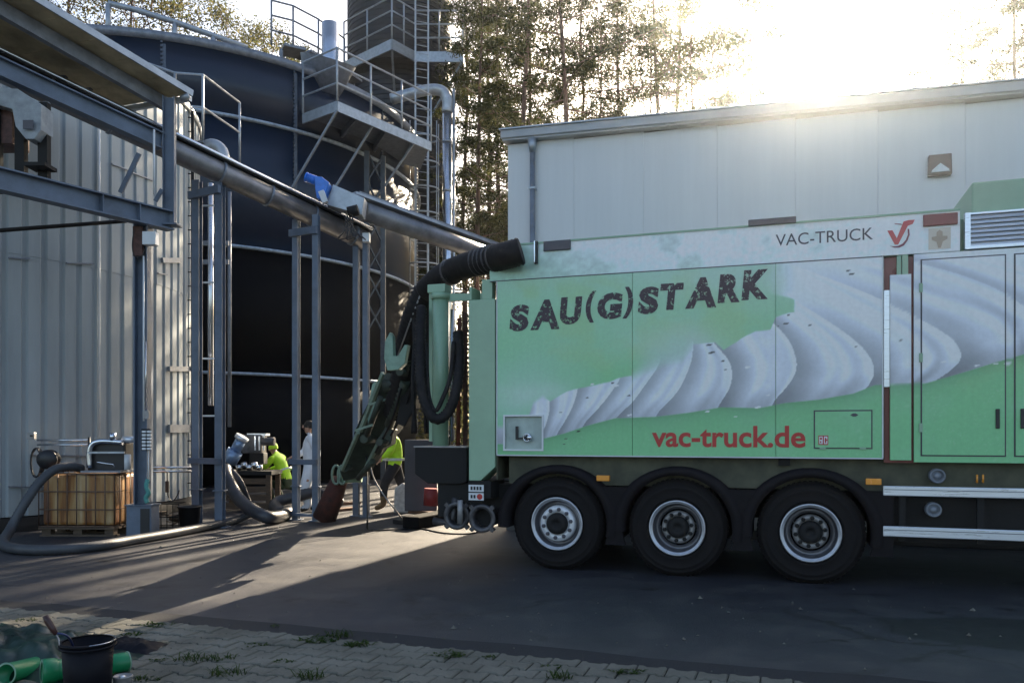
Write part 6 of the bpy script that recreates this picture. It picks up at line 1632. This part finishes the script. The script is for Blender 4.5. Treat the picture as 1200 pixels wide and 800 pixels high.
PROTO = [tree_proto(1, 25, .34, 3.3, 'pine'), tree_proto(2, 27, .42, 3.0, 'pine'), tree_proto(3, 24, .30, 3.6, 'pine'), tree_proto(4, 12, .12, 3.4, 'leaf'), tree_proto(5, 14, .18, 3.6, 'leaf'), tree_proto(6, 26, .32, 2.6, 'pine'), tree_proto(7, 26, .62, 2.4, 'pine', .6), tree_proto(8, 27, .68, 2.2, 'pine', .6), tree_proto(9, 20, .66, 3.8, 'leaf'), tree_proto(10, 21, .70, 4.4, 'leaf'), tree_proto(11, 24, .58, 3.8, 'pine')]
def tree(px, Y, k, s, rz, label, cat='tree', name='pine_tree', group=None):
    t_ = thing(name, label, cat, ((px - CX) / F * Y, Y, 0), R(rz), group); t_.scale = (s, s, s)
    for nm, me in zip(('trunk', 'crown'), PROTO[k]): o_ = bpy.data.objects.new(nm, me); o_.parent = t_; COL.objects.link(o_)
    return t_
GRP = 'trees behind the hall and tanks'
TL = [
 (545, 42, 0, 1.0, 10, 'pine tree directly right of the steel flue'), (560, 36, 2, .95, 80, 'thick pine tree second right of the steel flue'), (574, 46, 5, 1.05, 150, 'slim pine tree seen over the black hose'),
 (589, 40, 1, .95, 200, 'pine tree rising at the left corner of the hall'), (613, 34, 0, 1.0, 45, 'dark pine tree over the downpipe end of the hall roof'), (627, 40, 5, 1.0, 120, 'dark pine tree just right of the downpipe line'),
 (665, 33, 10, 1.05, 15, 'tall dense pine tree with reddish trunk above the left part of the hall roof'), (679, 37, 10, .95, 260, 'thin pine tree leaning close to the tall dense one'),
 (727, 36, 10, 1.0, 330, 'straight pine tree with a bare lower trunk above the hall roof'), (776, 44, 7, 1.1, 20, 'left of two thin twin pines above the roof'), (787, 46, 7, 1.1, 190, 'right of two thin twin pines above the roof'),
 (884, 36, 10, 1.0, 75, 'bare trunked pine nearest the left side of the sun glare'), (1125, 40, 10, 1.1, 260, 'hazy pine tree to the right of the sun glare'), (1192, 36, 10, 1.0, 300, 'pine tree at the right picture edge above the roof')]
for px, Y, k, s, rz, lb in TL: tree(px, Y, k, s, rz, lb, group=GRP)
LL = [(640, 45, 4, 1.2, 30, 'unseen broad leafy tree added low behind the left end of the hall to shade the tank edges'), (626, 50, 4, 1.25, 130, 'second unseen leafy tree added low behind the hall corner as a sun blocker'),  # both trees are out of sight, added to keep sun off the tank edges
      (708, 36, 8, .98, 0, 'low yellow green broadleaf tree above the roof left of centre'), (755, 38, 9, .98, 50, 'bushy broadleaf tree between the bare trunk pine and the twin pines'),
      (812, 36, 9, 1.0, 110, 'reddish bushy broadleaf tree right of the twin pines'), (850, 38, 8, 1.02, 170, 'pale bushy tree close to the left of the glare'), (1062, 42, 8, 1.0, 260, 'faint small tree right below the sun glare'),
      (555, 52, 4, 1.2, 20, 'leafy tree low behind the flue'), (583, 50, 3, 1.3, 120, 'leafy tree low at the hall corner'),
      (1165, 42, 8, 1.0, 40, 'small leafy tree near the right picture edge'), (930, 44, 8, 1.02, 40, 'faint leafy tree top below the sun glare')]
for px, Y, k, s, rz, lb in LL: tree(px, Y, k, s, rz, lb, name='leafy_tree', group=GRP)
PROTO += [tree_proto(21, 22, .45, 5.0, 'leaf'), tree_proto(22, 20, .4, 4.4, 'leaf')]
BL = [(85, 42, 11, 1.32, 30, 'spreading tree behind the far left tank roof corner', 'leafy_tree'), (150, 43, 11, 1.32, 100, 'leafy tree above the left roof railing of the dark tank', 'leafy_tree'), (198, 46, 12, 1.42, 180, 'leafy tree right of the roof railing top', 'leafy_tree'),
      (272, 52, 12, 1.42, 260, 'sparse treetop over the middle of the dark tank', 'leafy_tree'), (310, 50, 12, 1.3, 300, 'low treetop left of the catwalk', 'leafy_tree'), (345, 56, 0, 1.15, 20, 'pine top visible through the catwalk railing', 'pine_tree'), (25, 42, 11, 1.35, 300, 'leafy tree hidden above the canopy roof', 'leafy_tree')]
for px, Y, k, s, rz, lb, nm in BL: tree(px, Y, k, s, rz, lb, name=nm, group=GRP)
# far wood as one mass
rng = np.random.default_rng(9); cents = []
for i in range(900): 
    xx = rng.uniform(-40, 55); yy = rng.uniform(62, 80); hh_ = 3 + 9 * fbm(np.array([xx / 9]), np.array([1.]), 3)[0]
    cents.append((xx, yy, rng.uniform(0, hh_)))
v, f = leaves(cents, rng, 40, (.9, .9, .6), .16, 1.2)
o = bpy.data.objects.new('far_wood', np_mesh('far_wood', v, f, M_lleaf)); COL.objects.link(o); tag(o, 'brownish far wood seen between the trunks', 'woodland', kind='stuff')
mb = MB()
for i in range(60):
    xx, yy = rnd.uniform(-30, 45), rnd.uniform(50, 78); hh_ = rnd.uniform(9, 17); mb.tube([(xx, yy, 0), (xx + rnd.uniform(-.5, .5), yy, hh_)], [.16, .04], 5, caps=False)
    for q in range(6): z = rnd.uniform(2, hh_); a = rnd.uniform(0, 6.3); mb.tube([(xx, yy, z), (xx + 1.6 * math.cos(a), yy + math.sin(a), z + .6)], [.04, .01], 3, caps=False)
mb.build('far_trunks', M_bark, label='thicket of distant bare trunks', cat='woodland', kind='stuff')
# undergrowth near the truck rear
cents = [(rnd.uniform(-4, 1), rnd.uniform(30, 40), rnd.uniform(0, 3.2)) for i in range(260)]
v, f = leaves(cents, rng, 40, (.5, .5, .4), .09, 1.1)
o = bpy.data.objects.new('undergrowth', np_mesh('undergrowth', v, f, M_lleaf)); COL.objects.link(o); tag(o, 'low brown undergrowth behind the hall corner', 'shrubs', kind='stuff')

# weeds in the paving
def weed(c, rad, nb, h, label, flat=False):
    v = []; fs = []
    for i in range(int(nb * .45)):
        a = rnd.uniform(0, 6.3); r_ = rad * .75 * math.sqrt(rnd.random()); x_, y_ = c.x + r_ * math.cos(a) * 1.4, c.y + r_ * math.sin(a) * .8
        hh_ = h * rnd.uniform(.25, .75); b_ = rnd.uniform(0, 6.3); ln = hh_ * rnd.uniform(.5, 1.6) * (1.8 if flat else 1); w_ = .0035 if not flat else .006
        dx, dy = math.cos(b_) * ln, math.sin(b_) * ln; wx, wy = -math.sin(b_) * w_, math.cos(b_) * w_; k = len(v)
        v += [(x_ - wx, y_ - wy, .012), (x_ + wx, y_ + wy, .012), (x_ + dx * .5 + wx, y_ + dy * .5 + wy, .012 + hh_ * .65), (x_ + dx * .5 - wx, y_ + dy * .5 - wy, .012 + hh_ * .65), (x_ + dx, y_ + dy, .012 + hh_ * (.8 if not flat else .5)), (x_ + dx, y_ + dy, .0125 + hh_ * (.8 if not flat else .5))]
        fs += [(k, k + 1, k + 2, k + 3), (k + 3, k + 2, k + 5, k + 4)]
    mb = MB(); mb.v = v; mb.f = fs; mb.s = [False] * len(fs)
    return mb.build('weed_tuft', M_weed, label=label, cat='weed', group='weeds growing in the paving joints')
WE = [(183, 735, .13, 140, .05, 'low green weed tuft upper left on the paving, near the asphalt edge', 1), (155, 745, .08, 60, .04, 'small flat weed patch above the bucket', 1), (224, 776, .12, 160, .09, 'spiky weed tuft halfway between bucket and picture middle', 0),
      (260, 774, .10, 120, .07, 'bright green weed tuft beside the spiky one', 0), (185, 776, .05, 50, .04, 'tiny weed tuft just right of the drain pipe stub', 1), (268, 792, .12, 140, .10, 'tall dry weed tuft near the bottom edge', 0),
      (372, 752, .16, 240, .05, 'long low weed patch along the asphalt edge, left of centre', 1), (398, 747, .10, 130, .10, 'weed tuft with upright stalks at the asphalt edge', 0), (421, 758, .10, 140, .05, 'rounded weed patch right of the stalky tuft', 1),
      (332, 778, .07, 100, .04, 'dark small weed patch below the long one', 1), (363, 796, .09, 130, .10, 'upright weed at the bottom edge under the long patch', 0), (526, 770, .11, 160, .05, 'lone weed patch below the picture middle', 1),
      (572, 772, .05, 60, .03, 'thin weed patch right of the lone one', 1), (655, 797, .08, 130, .09, 'grassy weed at the bottom edge right of centre', 0), (735, 790, .09, 90, .04, 'rightmost flat weed patch on the paving', 1), (648, 783, .06, 60, .03, 'faint weed patch above the grassy one', 1),
      (30, 729, .10, 60, .05, 'thin weeds beside the tarpaulin', 0), (128, 797, .07, 90, .07, 'pale dry weeds between bucket and tin', 0), (172, 799, .08, 90, .06, 'pale dry weeds right of the tin', 0), (300, 757, .10, 60, .03, 'sparse weeds at the asphalt edge left of the long patch', 1), (320, 735, .05, 30, .03, 'few weed blades at the asphalt corner', 1)]
for px, py, r_, nb, h, lb, fl_ in WE: weed(G(px, py), r_, nb, h, lb, bool(fl_))
# litter and grit on the asphalt
v = []; fs = []
for i in range(260):
    px, py = rnd.uniform(-50, 1250), rnd.choice((rnd.uniform(600, 800), rnd.uniform(640, 760))); c = G(px, py); s_ = rnd.uniform(.004, .014) * (1 if rnd.random() < .93 else 2.2); a = rnd.uniform(0, 6.3); k = len(v)
    for q in range(4): v.append((c.x + s_ * math.cos(a + q * 1.57) * rnd.uniform(.6, 1.3), c.y + s_ * math.sin(a + q * 1.57) * rnd.uniform(.6, 1.3), .006 + .0))
    v.append((c.x, c.y, .006 + s_ * .9)); fs += [(k, k + 1, k + 4), (k + 1, k + 2, k + 4), (k + 2, k + 3, k + 4), (k + 3, k, k + 4)]
mb = MB(); mb.v = v; mb.f = fs; mb.s = [False] * len(fs)
mb.build('grit', mat('pale_grit', (.13, .12, .10), .85, 0, .5, 3), label='loose grit and leaf bits scattered on the asphalt', cat='grit', kind='stuff')

# ------------------------------------------------------------------ hazy backlit air
hm = bpy.data.materials.new('backlit_air'); hm.use_nodes = True
n, l = hm.node_tree.nodes, hm.node_tree.links
n.remove(n['Principled BSDF'])
pv = n.new('ShaderNodeVolumePrincipled'); pv.inputs['Color'].default_value = (.88, .95, 1, 1); pv.inputs['Density'].default_value = HAZE_D; pv.inputs['Anisotropy'].default_value = HAZE_G
l.new(pv.outputs[0], [x for x in n if x.type == 'OUTPUT_MATERIAL'][0].inputs['Volume'])
MB().bx(-100, 100, -35, 120, -1, 31).build('haze', hm, label='thin backlit haze filling the air of the yard', kind='stuff')
